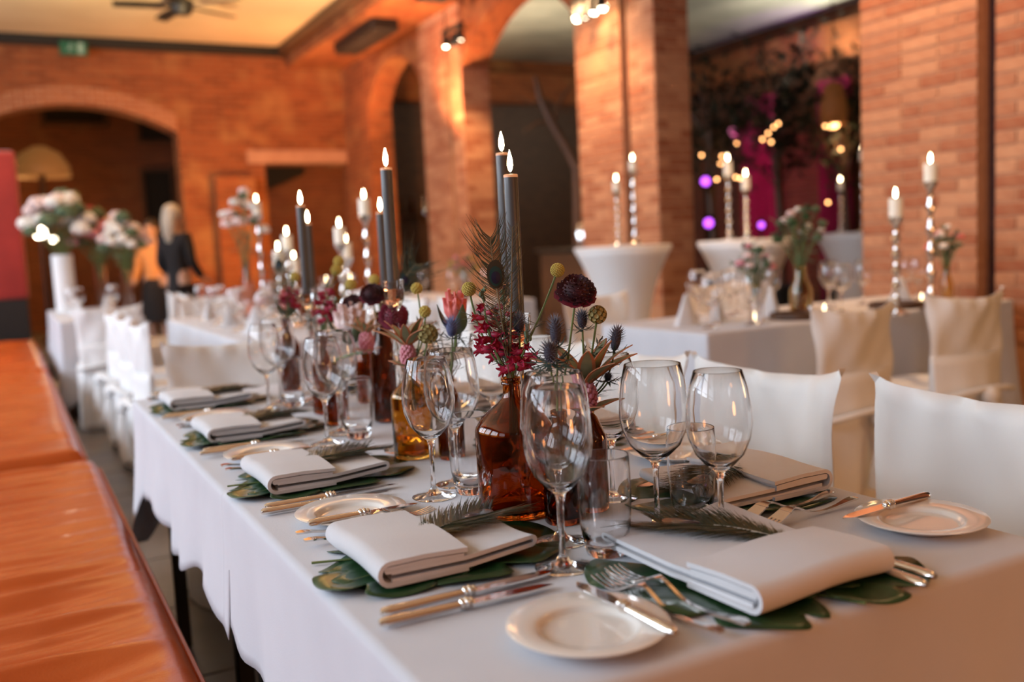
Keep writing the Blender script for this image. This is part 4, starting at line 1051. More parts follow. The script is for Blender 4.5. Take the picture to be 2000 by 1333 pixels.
# second bunch
protea(m['D'], 889, 603, 1.76, 'coral pink protea with grey-green leaves', .026, .068, 'coral', bow=at(890, 720, 1.75))
pod(m['Y'], 836, 653, 1.80, 'olive seed pod above the honey coloured bottle', .0190, bow=at(830, 720, 1.8))
craspedia(m['Y'], 814, 564, 1.86, 'yellow billy button highest above the honey coloured bottle', .0110, bow=at(835, 660, 1.85), fine=False)
craspedia(m['Y'], 830, 609, 1.80, 'yellow billy button just above the olive seed pod', .0110, bow=at(832, 680, 1.8), fine=False)
pineapple(m['Y'], 797, 695, 1.84, 'pink mini pineapple with rusty leaves above the honey coloured bottle', .0165, .048, .072, 'pink', seed=5, bow=at(797, 720, 1.84))
scabiosa(m['T'], 768, 616, 1.98, 'wine red scabiosa nodding on a curved stem', .0285, 'wine_red', face=(-.3, -.6, .35), bow=at(812, 560, 2.0), pins=False, seed=3)
scabiosa(m['T'], 727, 574, 2.15, 'dark burgundy scabiosa beside the tall taper candle', .026, 'burgundy', face=(-.3, -.6, .6), bow=at(735, 640, 2.15), seed=4)
standing_feather(m['T'], 791, 543, 2.22, 'peacock feather spreading golden barbs behind the billy buttons', .052, .26, seed=5)
craspedia(m['T'], 731, 547, 2.3, 'yellow billy button just above the dark burgundy scabiosa', .0125, fine=False)
pineapple(m['V'], 716, 668, 2.20, 'pale pink mini pineapple behind the large wine glass', .019, .05, .05, 'pink', seed=8)
# third bunch
scabiosa(m['U'], 691, 592, 2.40, 'burgundy scabiosa between the two groups of taper candles', .025, 'burgundy', face=(-.2, -.6, .6), seed=6)
protea(m['U'], 684, 628, 2.32, 'big pale pink protea in the third bunch', .046, .085, 'pale_pink', n=18, leaves=2)
snapdragon(m['U'], at(640, 560, 2.5), 'magenta snapdragon next to the pale protea', n=12, size=.018, seed=8)
snapdragon(m['U'], at(655, 595, 2.42), 'short crimson snapdragon above the wine glasses', n=8, size=.017, seed=12)
for px, py, d, lab in ((662, 511, 2.75, 'highest yellow billy button of the third bunch'), (657, 528, 2.7, 'yellow billy button touching the highest one'), (685, 556, 2.6, 'yellow billy button under the bright tealights'), (576, 541, 2.95, 'yellow billy button of the furthest bunch')):
    craspedia(m['U'] if px > 600 else m['W'], px, py, d, lab, .0150, fine=False)
# furthest bunch
protea(m['W'], 562, 588, 2.90, 'coral protea of the furthest bunch', .030, .07, 'coral', leaves=3)
snapdragon(m['W'], at(572, 560, 2.86), 'crimson snapdragon of the furthest bunch', n=10, size=.02, seed=15)
protea(m['Q'], 640, 600, 2.78, 'small pale protea near the chairs at the far end', .022, .05, 'pale_pink', leaves=2)
standing_feather(m['W'], 545, 520, 3.05, 'peacock feather of the furthest bunch', .05, .26, seed=7)
# ================================================================== covered chairs
def make_chair(m, sash=False, seed=1, back_h=.87, width=.44):
    """sitter faces +y; backrest at -y; origin on the floor below the seat centre"""
    t = thing('covered_chair', 'chair', 'chair'); hw = width / 2
    N = 72
    def skirt(u, v):
        a = 2 * PI * u / N; s = v / 16; p = 3.2
        c, n = math.cos(a), math.sin(a); r = (abs(c) ** p + abs(n) ** p) ** (-1 / p)
        fold = math.sin(a * 9 + seed) * .6 + math.sin(a * 14 + seed * 2) * .4
        k = 1 + .05 * s + .028 * fold * s
        z = .455 - .45 * s
        if v == 0: return (c * r * (hw - .012), n * r * (.205 - .012), .468)
        return (c * r * hw * k, n * r * .205 * k, z)
    b = MB(); b.grid(skirt, N, 16, True)
    b.add([skirt(u, 0) for u in range(N)], [list(range(N))])
    b.build('seat_cover', m, t, angle=70)
    # curved backrest slab: front and back sheet, sagging top edge with raised corners
    nu, nv = 28, 24; bb = MB()
    def sheet(u, v, back):
        a = u / nu * 2 - 1; s = v / nv
        w_ = hw * (.93 + .12 * s * s)
        top = back_h - .022 * (1 - a * a) + .012 * abs(a) ** 6
        z = .40 + (top - .40) * s
        y = -.205 - .045 * s + .055 * a * a * (.4 + .6 * s)
        wr = .010 * math.sin(a * 6 + s * 6 + seed) * (1.1 - s) + .007 * math.sin(a * 2.5 - s * 8 + seed * 3) + .005 * math.sin(a * 9 - s * 12 + seed) * s + .006 * math.exp(-((s - .95) / .06) ** 2) * math.sin(a * 16 + seed)
        th = .038 * (1 - .35 * s)
        y += (th * -1 if back else 0) + wr
        e = max(0, abs(a) - .9) / .1
        y += (th * .5 * e * e) * (1 if back else -1) * (1 if abs(a) > .9 else 0)
        e2 = max(0, s - .95) / .05; y += th * .45 * e2 * e2 * (1 if back else -1)
        return (a * w_, y, z)
    ring = [(u, 0) for u in range(nu + 1)]
    def loop(u, v):
        return sheet(u, v, 0) if u <= nu else sheet(2 * nu + 1 - u, v, 1)
    n2 = 2 * nu + 2
    bb.grid(loop, n2, nv, True)
    base = len(bb.v) - n2
    bb.f += [[base + u, base + u + 1, base + n2 - 2 - u, base + n2 - 1 - u] for u in range(nu)]; bb.mi += [0] * nu
    # rear drape from the backrest to the floor
    bb.build('back_cover', m, t, angle=60)
    d = MB()
    def drape(u, v):
        a = u / 30 * 2 - 1; s = v / 14
        z = .62 - .61 * s; p = .10 + .22 * s if not sash else .10 + .26 * abs(s - .35) 
        fold = math.sin(a * 10 + seed) * .010 * s
        wd = hw * (.98 + .1 * s) if not sash else hw * (.92 + .2 * abs(s - .3))
        return (a * wd, -.262 - .02 * s + .06 * a * a + fold - .012, z)
    d.grid(drape, 30, 14).build('rear_drape', m, t, solid=.003)
    if sash:
        k = MB(); pts = [(math.sin(a) * hw * 1.02, -.235 - .085 * math.cos(a) , .46 + .015 * math.cos(a * 2)) for a in [(-1.45 + 2.9 * i / 18) for i in range(19)]]
        k.tube(pts, .022, 8, .6, up=(0, 0, 1)); k.ball((0, -.335, .45), (.045, .03, .04), 10, 8)
        for sg in (-1, 1): k.tube([(0, -.335, .44), (sg * .03, -.35, .33), (sg * .05, -.335, .18)], [.02, .024, .03], 8, .4)
        k.build('sash', m, t)
    for sx in (-1, 1):
        for yy in (-.19, .17): MB().tube([(sx * (hw - .05), yy, 0), (sx * (hw - .05), yy, .44)], .014, 6).build('leg', 'dark_wood', t)
    return t
CH, CHS, CHW = make_chair('cover', False, 1), make_chair('cover', True, 2), make_chair('cover_white', True, 3)
CG = 'chairs in fabric covers'
def chair(p, x, y, rz, label, h=None): return dup(p, (x, y, 0), rz, label, CG, (1, 1, h) if h else None)
for i, (y, lab) in enumerate([(1.075, 'cream covered chair at the near end opposite the bench'), (1.605, 'cream covered chair second from the near end opposite the bench'), (2.10, 'cream covered chair third from the near end opposite the bench'), (2.575, 'cream covered chair fourth from the near end opposite the bench'), (3.06, 'cream covered chair last in the row opposite the bench')]):
    chair(CH, 1.265, y, PI / 2 + (.03 if i % 2 else -.02), lab)
chair(CH, .70, 3.36, PI, 'cream covered chair at the far head of the laid table')
chair(CHS, 2.85, 2.80, .05, 'cream covered chair with knotted sash, in front of the neighbouring table')
chair(CHS, 3.55, 2.82, -.04, 'cream covered chair with knotted sash, close to the nearest pillar')
chair(CH, 2.90, 4.20, PI + .1, 'cream covered chair on the far side of the neighbouring table by the bar table')
chair(CH, 3.75, 4.20, PI, 'cream covered chair on the far side of the neighbouring table, facing the candlesticks')
chair(CHW, .62, 7.45, 0, 'white covered chair at the head of the far bench table')
chair(CHW, 1.13, 8.55, PI / 2, 'white covered chair beside the far bench table, nearer one')
chair(CHW, 1.13, 9.20, PI / 2, 'white covered chair beside the far bench table, further one')
chair(CHW, 1.42, 7.62, PI, 'white covered chair at the far head of the middle table')
for y_, lab in ((5.12, 'white covered chair on the bench side of the middle table, nearest one'), (5.78, 'white covered chair on the bench side of the middle table, middle one'), (6.45, 'white covered chair on the bench side of the middle table, furthest one')): chair(CHW, .80, y_, -PI / 2, lab)
chair(CHW, 2.05, 4.95, PI / 2, 'white covered chair along the middle table, nearest one')
chair(CHW, 2.05, 5.6, PI / 2, 'white covered chair along the middle table, second one')
chair(CHW, 2.05, 6.3, PI / 2, 'white covered chair along the middle table, last one')

# ================================================================== the other tables
def side_table(x0, x1, y0, y1, label, clabel, drop=.45):
    t = thing('banquet_table', label, 'table', ((x0 + x1) / 2, (y0 + y1) / 2, 0)); a, c = (x1 - x0) / 2, (y1 - y0) / 2
    MB().rbox(-a + .01, -c + .01, .71, a - .01, c - .01, .74, .005, 1).build('tabletop', 'dark_wood', t)
    for sx in (-1, 1):
        for sy in (-1, 1): MB().rbox(sx * (a - .08) - .02, sy * (c - .08) - .02, 0, sx * (a - .08) + .02, sy * (c - .08) + .02, .712, .004, 1).build('leg', 'black', t)
    tablecloth('tablecloth', clabel, x0, x1, y0, y1, .75, 'lnrf', drop, x0 * 3 + y0, 'linen', .04, .045, None, .16)
side_table(2.58, 4.62, 3.12, 3.92, 'long table beside the nearest pillar', 'white cloth on the table beside the nearest pillar', .62)
side_table(1.0, 1.8, 4.55, 7.2, 'long table beyond the far end of the laid table', 'white cloth on the middle table beyond the laid table', .5)
side_table(.33, .93, 7.85, 10.1, 'far table along the bench', 'white cloth on the far bench table', .5)
side_table(2.92, 3.5, 6.2, 8.5, 'far table in front of the third pillar', 'white cloth on the table in front of the third pillar', .6)
chair(CHW, 2.70, 6.6, -PI / 2, 'white covered chair at the table in front of the third pillar, nearer one')
chair(CHW, 2.70, 7.35, -PI / 2, 'white covered chair at the table in front of the third pillar, further one')
for o in (CH, CHS, CHW):
    for ch in list(o.children): bpy.data.objects.remove(ch)
    bpy.data.objects.remove(o)

def stick_candle(x, y, z0, ztop, label, clabel, r=.03, ch=.085, slim=1.0):
    """silver candlestick with a white pillar candle; ztop = top of the wax"""
    H = ztop - ch - z0
    t = thing('candlestick', label, 'candle holder', (x, y, z0), 0, 'silver candlesticks')
    prof = [(0, 0), (.055, 0), (.056, .008), (.03, .02), (.014, .035)]
    k = 5
    for i in range(k):
        z_ = .04 + (H - .09) * i / k; st = (H - .09) / k
        prof += [(.010 * slim, z_), (.022 * slim, z_ + st * .3), (.012 * slim, z_ + st * .6)]
    prof += [(.012, H - .045), (.03, H - .015), (.036, H), (0, H)]
    MB().lathe(prof, 16).build('holder_body', 'chrome', t, angle=50)
    c = thing('pillar_candle', clabel, 'candle', (x, y, z0 + H), 0, 'white pillar candles')
    MB().lathe([(0, 0), (r, 0), (r, ch - .004), (r * .9, ch), (r * .6, ch - .004), (0, ch - .005)], 16).build('candle_body', 'white_wax', c, angle=60)
    MB().tube([(0, 0, ch - .006), (0, 0, ch + .008)], .001, 5).build('wick', 'wick', c); flame(c, ch + .003, 1.25)
def stick_at(px, py, d, z0, label, clabel, **k):
    p = at(px, py, d); stick_candle(p.x, p.y, z0, p.z - .022, label, clabel, **k)
def tealight(x, y, z, label):
    t = thing('tealight', label, 'candle', (x, y, z), 0, 'tealights in glass cups')
    MB().lathe([(0, 0), (.028, 0), (.034, .05), (.032, .05), (.026, .004), (0, .004)], 14).build('glass_cup', 'glass', t)
    MB().lathe([(0, .005), (.019, .005), (.019, .018), (0, .018)], 12).build('wax', 'white_wax', t); flame(t, .02, .9)
def low_napkin(x, y, rz, label):
    n_ = MB()
    n_.lathe([(.075, 0), (.07, .01), (.04, .07), (.015, .14), (0, .15)], 7, sx=1, sy=.55); n_.lathe([(0, 0), (.075, 0)], 7, sx=1, sy=.55)
    o = n_.build('napkin', 'napkin', angle=60); o.location = (x, y, .7515); o.rotation_euler = (0, 0, rz); tag(o, label, 'napkin', 'standing napkins on the other tables')
# candles on the middle table (flame places)
for i, (px, py, d, lab) in enumerate([(500, 388, 6.4, 'furthest along the middle table'), (542, 482, 5.2, 'lowest and closest to the bench on the middle table'), (559, 452, 5.4, 'just behind the lowest one on the middle table'), (573, 498, 5.6, 'small one between taller candles on the middle table'), (662, 436, 4.95, 'in the pair at the near end of the middle table, taller'), (675, 466, 5.15, 'in the pair at the near end of the middle table, shorter'), (710, 380, 4.9, 'tallest of all on the middle table')]):
    stick_at(px, py, d, .751, 'silver candlestick ' + lab, 'white pillar candle ' + lab)
for px, py, d, lab in ((637, 542, 4.9, 'tealight glowing left between the taper candles on the middle table'), (684, 538, 4.95, 'tealight glowing above the burgundy scabiosa on the middle table')):
    p = at(px, py, d)
    s_ = thing('tealight_stand', 'small glass stand under the ' + lab, 'candle holder', (p.x, p.y, .751), 0, 'glass tealight stands'); MB().lathe([(0, 0), (.04, 0), (.04, .006), (.008, .02), (.008, p.z - .751 - .06), (.03, p.z - .751 - .045), (0, p.z - .751 - .045)], 14).build('stand_body', 'glass', s_)
    tealight(p.x, p.y, p.z - .045, lab)
# candles on the neighbouring table
stick_at(1749, 378, 4.35, .751, 'lower silver candlestick in front of the nearest pillar', 'white pillar candle on the lower candlestick by the nearest pillar')
stick_at(1817, 310, 4.45, .751, 'taller silver candlestick in front of the nearest pillar', 'white pillar candle on the taller candlestick by the nearest pillar')
for x, y, lab in ((3.45, 3.30, 'tealight on the neighbouring table behind the first sashed chair'), (4.2, 3.35, 'tealight on the neighbouring table behind the second sashed chair'), (3.1, 3.4, 'tealight on the neighbouring table next to the pink flowers')): tealight(x, y, .751, lab)
# glasses and napkins on the other tables
GB = 'glasses on the neighbouring table'
ORD = ['first', 'second', 'third', 'fourth', 'fifth', 'sixth', 'seventh', 'eighth', 'ninth', 'tenth', 'eleventh', 'twelfth', 'thirteenth']
k = 0
for x, y in sorted(((2.75, 3.3), (2.88, 3.42), (3.05, 3.75), (3.2, 3.68), (3.35, 3.8), (3.5, 3.7), (3.75, 3.55), (3.9, 3.7), (4.05, 3.6), (4.3, 3.45), (4.4, 3.6), (2.95, 3.25), (3.62, 3.35))):
    dup(WB if k % 2 else WS, (x, y, .751), 0, f'{ORD[k]} wine glass from the bench side on the table beside the nearest pillar', GB); k += 1
k = 0
for x, y in ((1.12, 4.75), (1.2, 5.0), (1.55, 5.1), (1.14, 5.5), (1.62, 5.6), (1.22, 5.7), (1.5, 6.1), (1.16, 6.2), (1.25, 6.5), (1.66, 6.7), (1.2, 6.9)):
    dup(WB if k % 2 else WS, (x, y, .751), 0, f'{ORD[k]} wine glass from the near end of the middle table', 'glasses on the middle table'); k += 1
k = 0
for x, y in ((.45, 8.1), (.75, 8.2), (.52, 8.5), (.8, 8.7), (.48, 9.0)):
    dup(WB if k % 2 else WS, (x, y, .751), 0, f'{ORD[k]} wine glass from the near end of the far bench table', 'glasses on the far bench table'); k += 1
k = 0
for x, y in ((3.0, 6.35), (3.25, 6.5), (3.05, 6.7), (3.3, 7.0), (3.02, 7.2)):
    dup(WB if k % 2 else WS, (x, y, .751), 0, f'{ORD[k]} wine glass from the near end of the table before the third pillar', 'glasses before the third pillar'); k += 1
for o in (WB, WS, TU):
    for ch in list(o.children): bpy.data.objects.remove(ch)
    bpy.data.objects.remove(o)
for i, (x, y, lab) in enumerate([(2.78, 3.50, 'white standing napkin at the bench end of the neighbouring table'), (2.98, 3.52, 'white standing napkin near the pink flowers on the neighbouring table'), (3.3, 3.5, 'white standing napkin in the middle of the neighbouring table'), (4.1, 3.4, 'white standing napkin under the candlesticks on the neighbouring table'),
        (1.18, 5.2, 'white standing napkin at the near end of the middle table'), (1.2, 5.95, 'white standing napkin halfway along the middle table'), (1.22, 6.75, 'white standing napkin at the far end of the middle table'), (.5, 8.25, 'white standing napkin at the near end of the far bench table'), (.5, 8.75, 'white standing napkin halfway along the far bench table'), (.78, 9.1, 'white standing napkin beside the cylinder vase')]):
    low_napkin(x, y, i * .7, lab)
for x, y, lab in ((3.28, 3.30, 'round dark wooden tray behind the first sashed chair'), (3.95, 3.3, 'round dark wooden tray behind the second sashed chair')):
    o = MB().lathe([(0, 0), (.13, 0), (.135, .008), (.13, .028), (.12, .028), (.118, .018), (0, .018)], 32).build('wooden_tray', 'dark_wood'); o.location = (x, y, .7515); tag(o, lab, 'tray', 'wooden trays')

# loose bunches in vases on the other tables
def bunch(x, y, z0, vr, vh, vm, spread, top, cols, label, vlabel, seed, n=16, bl=.022, vcat='vase', prof=None):
    rg = random.Random(seed)
    v = thing('flower_vase', vlabel, vcat, (x, y, z0), 0, 'flower vases on the other tables')
    pr = prof or [(0, 0), (vr * .9, 0), (vr, vh * .05), (vr, vh * .5), (vr * .5, vh * .8), (vr * .5, vh), (vr * .5 - .003, vh), (vr * .5 - .003, vh * .8), (vr - .003, vh * .5), (vr - .003, vh * .08), (0, vh * .06)]
    MB().lathe(pr, 20).build('vase_body', vm, v, angle=60)
    t = thing('flower_bunch', label, 'flowers', (x, y, z0 + vh), 0, 'flower bunches on the other tables')
    st = MB(); lf = MB(); heads = []
    for i in range(n):
        a = i * 2.4; q = math.sqrt((i + .5) / n); h = Vector((math.cos(a) * spread * q, math.sin(a) * spread * q, (top - z0 - vh) * (1 - .55 * q * q) * rg.uniform(.75, 1.05)))
        pp = bez((0, 0, -vh * .4), (h.x * .2, h.y * .2, h.z * .4), h, 6); st.tube(pp, .0025, 5); heads.append(h)
        for k_ in range(3):
            p = pp[rg.randint(3, 6)]; o = Vector((rg.uniform(-1, 1), rg.uniform(-1, 1), rg.uniform(-.2, .8))).normalized(); lf.ribbon([p, p + o * .03, p + o * .065], [.004, .024, .002], Vector((o.y, -o.x, .1)))
    st.build('stems', 'stem', t); tag(lf.build('leaves', 'leaf_grey', t, smooth=False, fix=False, solid=.0008), kind='stuff')
    for i, h in enumerate(heads):
        b = MB(); s_ = bl * rg.uniform(.8, 1.25)
        b.ball(h, s_ * .5, 8, 6)
        for q in fib(14, -.3, 1): b.ball(h + q * s_ * .6, (s_ * .42, s_ * .42, s_ * .3), 6, 4)
        b.build('blossom', cols[i % len(cols)], t)
p = on_z(1520, 612, .75); bunch(3.02, 3.30, .751, .032, .16, 'glass', .09, 1.13, ['pale_pink', 'pink', 'white_petal', 'leaf_grey'], 'pink sweet peas in a small vase on the neighbouring table', 'small clear bottle vase on the neighbouring table', 3)
bunch(3.42, 3.42, .751, .055, .24, 'yellow_glass', .14, 1.32, ['leaf_grey', 'pale_pink', 'leaf', 'white_petal', 'leaf_grey'], 'loose green and pink bunch in a pale yellow bottle', 'pale yellow glass bottle on the neighbouring table', 4, n=18)
bunch(4.46, 3.40, .751, .035, .18, 'yellow_glass', .09, 1.16, ['white_petal', 'pale_pink', 'coral', 'leaf_grey'], 'white and peach flowers furthest along the neighbouring table', 'narrow vase furthest along the neighbouring table', 5)
bunch(1.45, 6.55, .751, .045, .40, 'glass', .14, 1.62, ['pale_pink', 'white_petal', 'leaf_grey', 'pale_pink'], 'tall pale lilac bunch at the far end of the middle table', 'tall clear vase at the far end of the middle table', 6, n=14, bl=.04)
bunch(3.2, 6.8, .751, .035, .16, 'amber', .12, 1.1, ['pink', 'craspedia', 'leaf_grey', 'coral'], 'small mixed bunch before the third pillar', 'amber bottle before the third pillar', 7)
cyl = lambda r, h: [(0, 0), (r, 0), (r, h), (r - .006, h), (r - .006, .01), (0, .01)]
q0 = at(122, 545, 8.9)
bunch(q0.x, 9.55, .751, .09, .52, 'cover_white', .30, 1.85, ['white_petal', 'white_petal', 'pale_pink', 'leaf_grey', 'white_petal'], 'huge white flower arrangement over the white cylinder vase', 'tall white cylinder vase on the far bench table', 8, n=34, bl=.075, prof=cyl(.09, .52))
bunch(q0.x + .32, 9.72, .751, .055, .42, 'glass', .24, 1.66, ['pink', 'crimson', 'leaf_grey', 'pale_pink', 'coral'], 'pink and crimson flower arrangement on the far bench table', 'clear cylinder vase beside the white cylinder vase', 9, n=28, bl=.07, prof=cyl(.055, .42))
bunch(q0.x + .50, 9.25, .751, .045, .36, 'glass', .20, 1.58, ['white_petal', 'pale_pink', 'leaf_grey', 'white_petal'], 'white flower arrangement at the corner of the far bench table', 'slim clear vase at the corner of the far bench table', 10, n=24, bl=.06, prof=cyl(.045, .36))
for x, y, lab in ((.62, 8.0, 'tealight at the near corner of the far bench table'), (.70, 8.04, 'second tealight at the near corner of the far bench table')): tealight(x, y, .751, lab)
# sideboard lamps in front of the arch
for px, py, d, lab, r in ((78, 455, 12.0, 'glowing globe lamp under the arch', .075), (104, 468, 12.6, 'small glowing globe lamp beside the bigger one under the arch', .04), (10, 450, 11.9, 'glowing globe lamp in front of the red screen', .05), (38, 455, 12.4, 'warm globe lamp between the red screen and the arch', .05)):
    p = at(px, py, d); t = thing('globe_lamp', lab, 'lamp', (p.x, p.y, 0), 0, 'globe lamps under the arch')
    MB().ball((0, 0, p.z), r, 14, 10).build('globe', 'bulb_white' if r != .05 else 'lamp_shade', t)
    MB().lathe([(0, 0), (.14, 0), (.14, .02), (.02, .04), (.014, p.z - r), (0, p.z - r)], 16).build('stand', 'black', t)
p = at(75, 330, 14.0 / .9); t = thing('dome_lamp', 'large dome shaped lamp under the arch', 'lamp', (p.x, min(p.y, 16.5), 0))
zz = at(75, 330, 15.5).z
MB().lathe([(.42, zz - .22), (.40, zz - .05), (.28, zz + .14), (.1, zz + .24), (0, zz + .26)], 24).build('shade', 'lamp_shade', t, solid=.01)
MB().lathe([(0, 0), (.22, 0), (.2, .05), (.05, .1), (.05, zz - .1), (0, zz - .1)], 16).build('post', 'dark_wood', t)

# ================================================================== bar tables with stretch covers
def bar_table(px, py, d, label, m='cover_white', r=.35):
    p = at(px, py, d); t = thing('bar_table', label, 'table', (p.x, p.y, 0), 0, 'tall bar tables with stretch covers')
    N = 48
    def fn(u, v):
        a = 2 * PI * u / N; s = v / 24; waist = .165
        z = 1.09 * (1 - s)
        k = waist + (r - waist) * (abs(s - .62) / .62) ** 2.1 if s < .62 else waist + (.27 - waist) * ((s - .62) / .38) ** 2
        k *= 1 + (.05 * math.cos(4 * a) * max(0, (s - .7) / .3))
        return (k * math.cos(a), k * math.sin(a), z)
    MB().grid(fn, N, 24, True).build('stretch_cover', m, t, angle=180, solid=.002)
    MB().lathe([(0, 1.09), (r - .004, 1.09), (r + .002, 1.094), (r + .002, 1.106), (r - .004, 1.112), (0, 1.113)], 48).build('top_cover', m, t, angle=60)
    MB().tube([(0, 0, .02), (0, 0, 1.09)], .03, 10).build('column', 'black', t)
    return p
bar_table(1216, 478, 6.85, 'white stretch-covered bar table in front of the second pillar')
bar_table(1456, 466, 7.0, 'white stretch-covered bar table in the opening beside the nearest pillar')
bar_table(1668, 458, 9.0, 'stretch-covered bar table half hidden behind the nearest pillar')
stick_at(1203, 348, 6.75, 1.114, 'shorter silver candlestick on the bar table by the second pillar', 'white candle on the shorter stick by the second pillar', r=.026, ch=.07)
stick_at(1235, 308, 6.85, 1.114, 'taller silver candlestick on the bar table by the second pillar', 'white candle on the taller stick by the second pillar', r=.026, ch=.07)
stick_at(1421, 308, 6.95, 1.114, 'taller silver candlestick on the bar table in the opening', 'white candle on the taller stick in the opening', r=.03, ch=.11)
stick_at(1456, 338, 6.9, 1.114, 'shorter silver candlestick on the bar table in the opening', 'white candle on the shorter stick in the opening', r=.03, ch=.10)
stick_at(1641, 350, 8.95, 1.114, 'shorter candlestick on the half hidden bar table', 'white candle on the shorter stick of the half hidden bar table', r=.026, ch=.08)
stick_at(1684, 288, 9.0, 1.114, 'taller candlestick on the half hidden bar table', 'white candle on the taller stick of the half hidden bar table', r=.026, ch=.10)
p = at(1141, 362, 9.4)
t = thing('side_counter', 'dark wooden counter between the second and third pillar', 'counter', (p.x, p.y + .1, 0))
MB().rbox(-.2, -.45, 0, .2, .5, 1.06, .01, 1).build('body', 'dark_wood', t); MB().rbox(-.24, -.5, 1.06, .24, .55, 1.1, .008, 1).build('counter_top', 'black', t)
stick_candle(p.x, p.y, 1.101, p.z, 'silver candlestick on the dark counter', 'white candle on the dark counter', r=.03, ch=.07)
for px, py, lab in ((1118, 432, 'polished steel shaker on the dark counter'), (1106, 436, 'second polished steel shaker on the dark counter')):
    q = at(px, py, 9.45); o = MB().lathe([(0, 0), (.035, 0), (.045, .14), (.03, .19), (.018, .23), (0, .24)], 16).build('cocktail_shaker', 'chrome'); o.location = (p.x + (q.x - p.x) * .5, p.y + (q.y - p.y) * 1.0 - .12, 1.101); tag(o, lab, 'shaker', 'shakers on the counter')

# ================================================================== side hall: trees, strings of lights, stage lamps
def indoor_tree(x, y, h, label, seed, spread=.9, leaf=.11, n=420):
    rg = random.Random(seed); t = thing('indoor_tree', label, 'tree', (x, y, 0), 0, 'trees in the side hall')
    MB().lathe([(0, 0), (.2, 0), (.26, .45), (.24, .45), (.19, .05), (0, .05)], 20).build('planter', 'black', t)
    tr = MB(); tr.tube([(0, 0, .05), (.03, .02, h * .3), (-.03, .03, h * .55), (0, 0, h * .8)], [.06, .05, .04, .02], 8)
    lf = MB()
    for i in range(16):
        a = i * 2.4; z0 = h * rg.uniform(.42, .72); e = Vector((math.cos(a) * spread * rg.uniform(.4, 1), math.sin(a) * spread * rg.uniform(.4, 1), min(h, z0 + h * rg.uniform(.08, .32))))
        pp = bez((0, 0, z0), (e.x * .4, e.y * .4, z0 + (e.z - z0) * .8), e, 8); tr.tube(pp, [.018 - .0018 * k_ for k_ in range(9)], 5)
        for j in range(n // 16):
            q = pp[rg.randint(3, 8)] + Vector((rg.gauss(0, .12), rg.gauss(0, .12), rg.gauss(0, .1))); o = Vector((rg.uniform(-1, 1), rg.uniform(-1, 1), rg.uniform(-.8, .6))).normalized()
            lf.ribbon([q, q + o * leaf * .5, q + o * leaf], [.004, leaf * .42, .003], Vector((o.y, -o.x, rg.uniform(-.4, .4))))
    tr.build('trunk', 'dark_wood', t); tag(lf.build('foliage', 'leaf_dark', t, smooth=False, fix=False), kind='stuff')
def spot_xy(px, d): p = at(px, 460, d); return p.x, p.y
x_, y_ = spot_xy(1525, 12.3); indoor_tree(x_, y_, 3.75, 'tall tree whose crown reaches the grey ceiling of the side hall', 1, .85, .16, 900)
x_, y_ = spot_xy(1395, 10.7); indoor_tree(x_, y_, 3.2, 'leafy tree behind the string lights, beside the second pillar', 2, .75, .14, 700)
x_, y_ = spot_xy(1655, 11.0); indoor_tree(x_, y_, 3.3, 'leafy tree behind the nearest pillar', 3, .6, .14, 600)
t = thing('dead_branch', 'bare dark branch leaning in the opening between second and third pillar', 'branch', (*spot_xy(1100, 11.0), 0))
g = [at(px, py, 11.0) - t.location for px, py in ((1125, 470), (1128, 330), (1105, 285), (1078, 240), (1055, 190), (1045, 150))]
g[0].z = 0; MB().tube(g, [.07, .06, .055, .05, .04, .02], 8).build('bough', 'dark_wood', t)
for i, (px, py) in enumerate(((1010, 190), (1120, 160), (1135, 215), (1020, 260))):
    MB().tube([g[3 if i % 2 else 4], (g[3] + (at(px, py, 11) - t.location)) / 2 + Vector((0, 0, .06)), at(px, py, 11) - t.location], [.03, .02, .006], 6).build('twig', 'dark_wood', t)
def string_lights(pts, label):
    c = Vector(pts[0]); t = thing('string_light', label, 'light string', c, 0, 'strings of warm fairy lights')
    P = [Vector(p) - c for p in pts]; MB().tube(P, .003, 4).build('wire', 'black', t)
    for p in P: MB().ball(p - Vector((0, 0, .02)), .016, 8, 6).build('bulb', 'bulb_warm', t)
string_lights([at(1370, 300, 10.6), at(1386, 278, 10.6), at(1400, 262, 10.6), at(1387, 252, 10.6), at(1405, 290, 10.6), at(1410, 302, 10.6), at(1407, 316, 10.6), at(1438, 277, 10.6)], 'string of warm bulbs hanging in the leafy tree beside the second pillar')
string_lights([at(1400, 347, 10.4), at(1437, 343, 10.4), at(1446, 345, 10.4)], 'short string of warm bulbs low behind the candlesticks')
string_lights([at(1520, 238, 10.9), at(1511, 245, 10.9), at(1500, 257, 10.9), at(1489, 269, 10.9), at(1506, 274, 10.9)], 'string of warm bulbs climbing the tall tree')
string_lights([at(1612, 243, 10.4), at(1622, 245, 10.4), at(1617, 392, 10.4), at(1642, 288, 10.4)], 'string of bulbs around the orange lantern')
def stage_lamp(px, py, d, label, m='violet_lamp', s=1.0):
    p = at(px, py, d); t = thing('stage_lamp', label, 'lamp', (p.x, p.y, 0), 0, 'coloured stage lamps')
    MB().lathe([(0, 0), (.2, 0), (.2, .02), (.02, .05), (.015, p.z - .1 * s), (0, p.z - .1 * s)], 14).build('stand', 'black', t)
    MB().lathe([(0, p.z + .13 * s), (.08 * s, p.z + .12 * s), (.1 * s, p.z - .02 * s), (.09 * s, p.z - .08 * s), (0, p.z - .1 * s)], 16).build('housing', 'black', t)
    d_ = (CAM - p); d_.z = 0; d_.normalize()
    MB().ball((d_.x * .09 * s, d_.y * .09 * s, p.z), (.07 * s,) * 3, 12, 8).build('lens', m, t)
stage_lamp(1378, 355, 9.0, 'violet stage lamp beside the second pillar, upper one', s=.6)
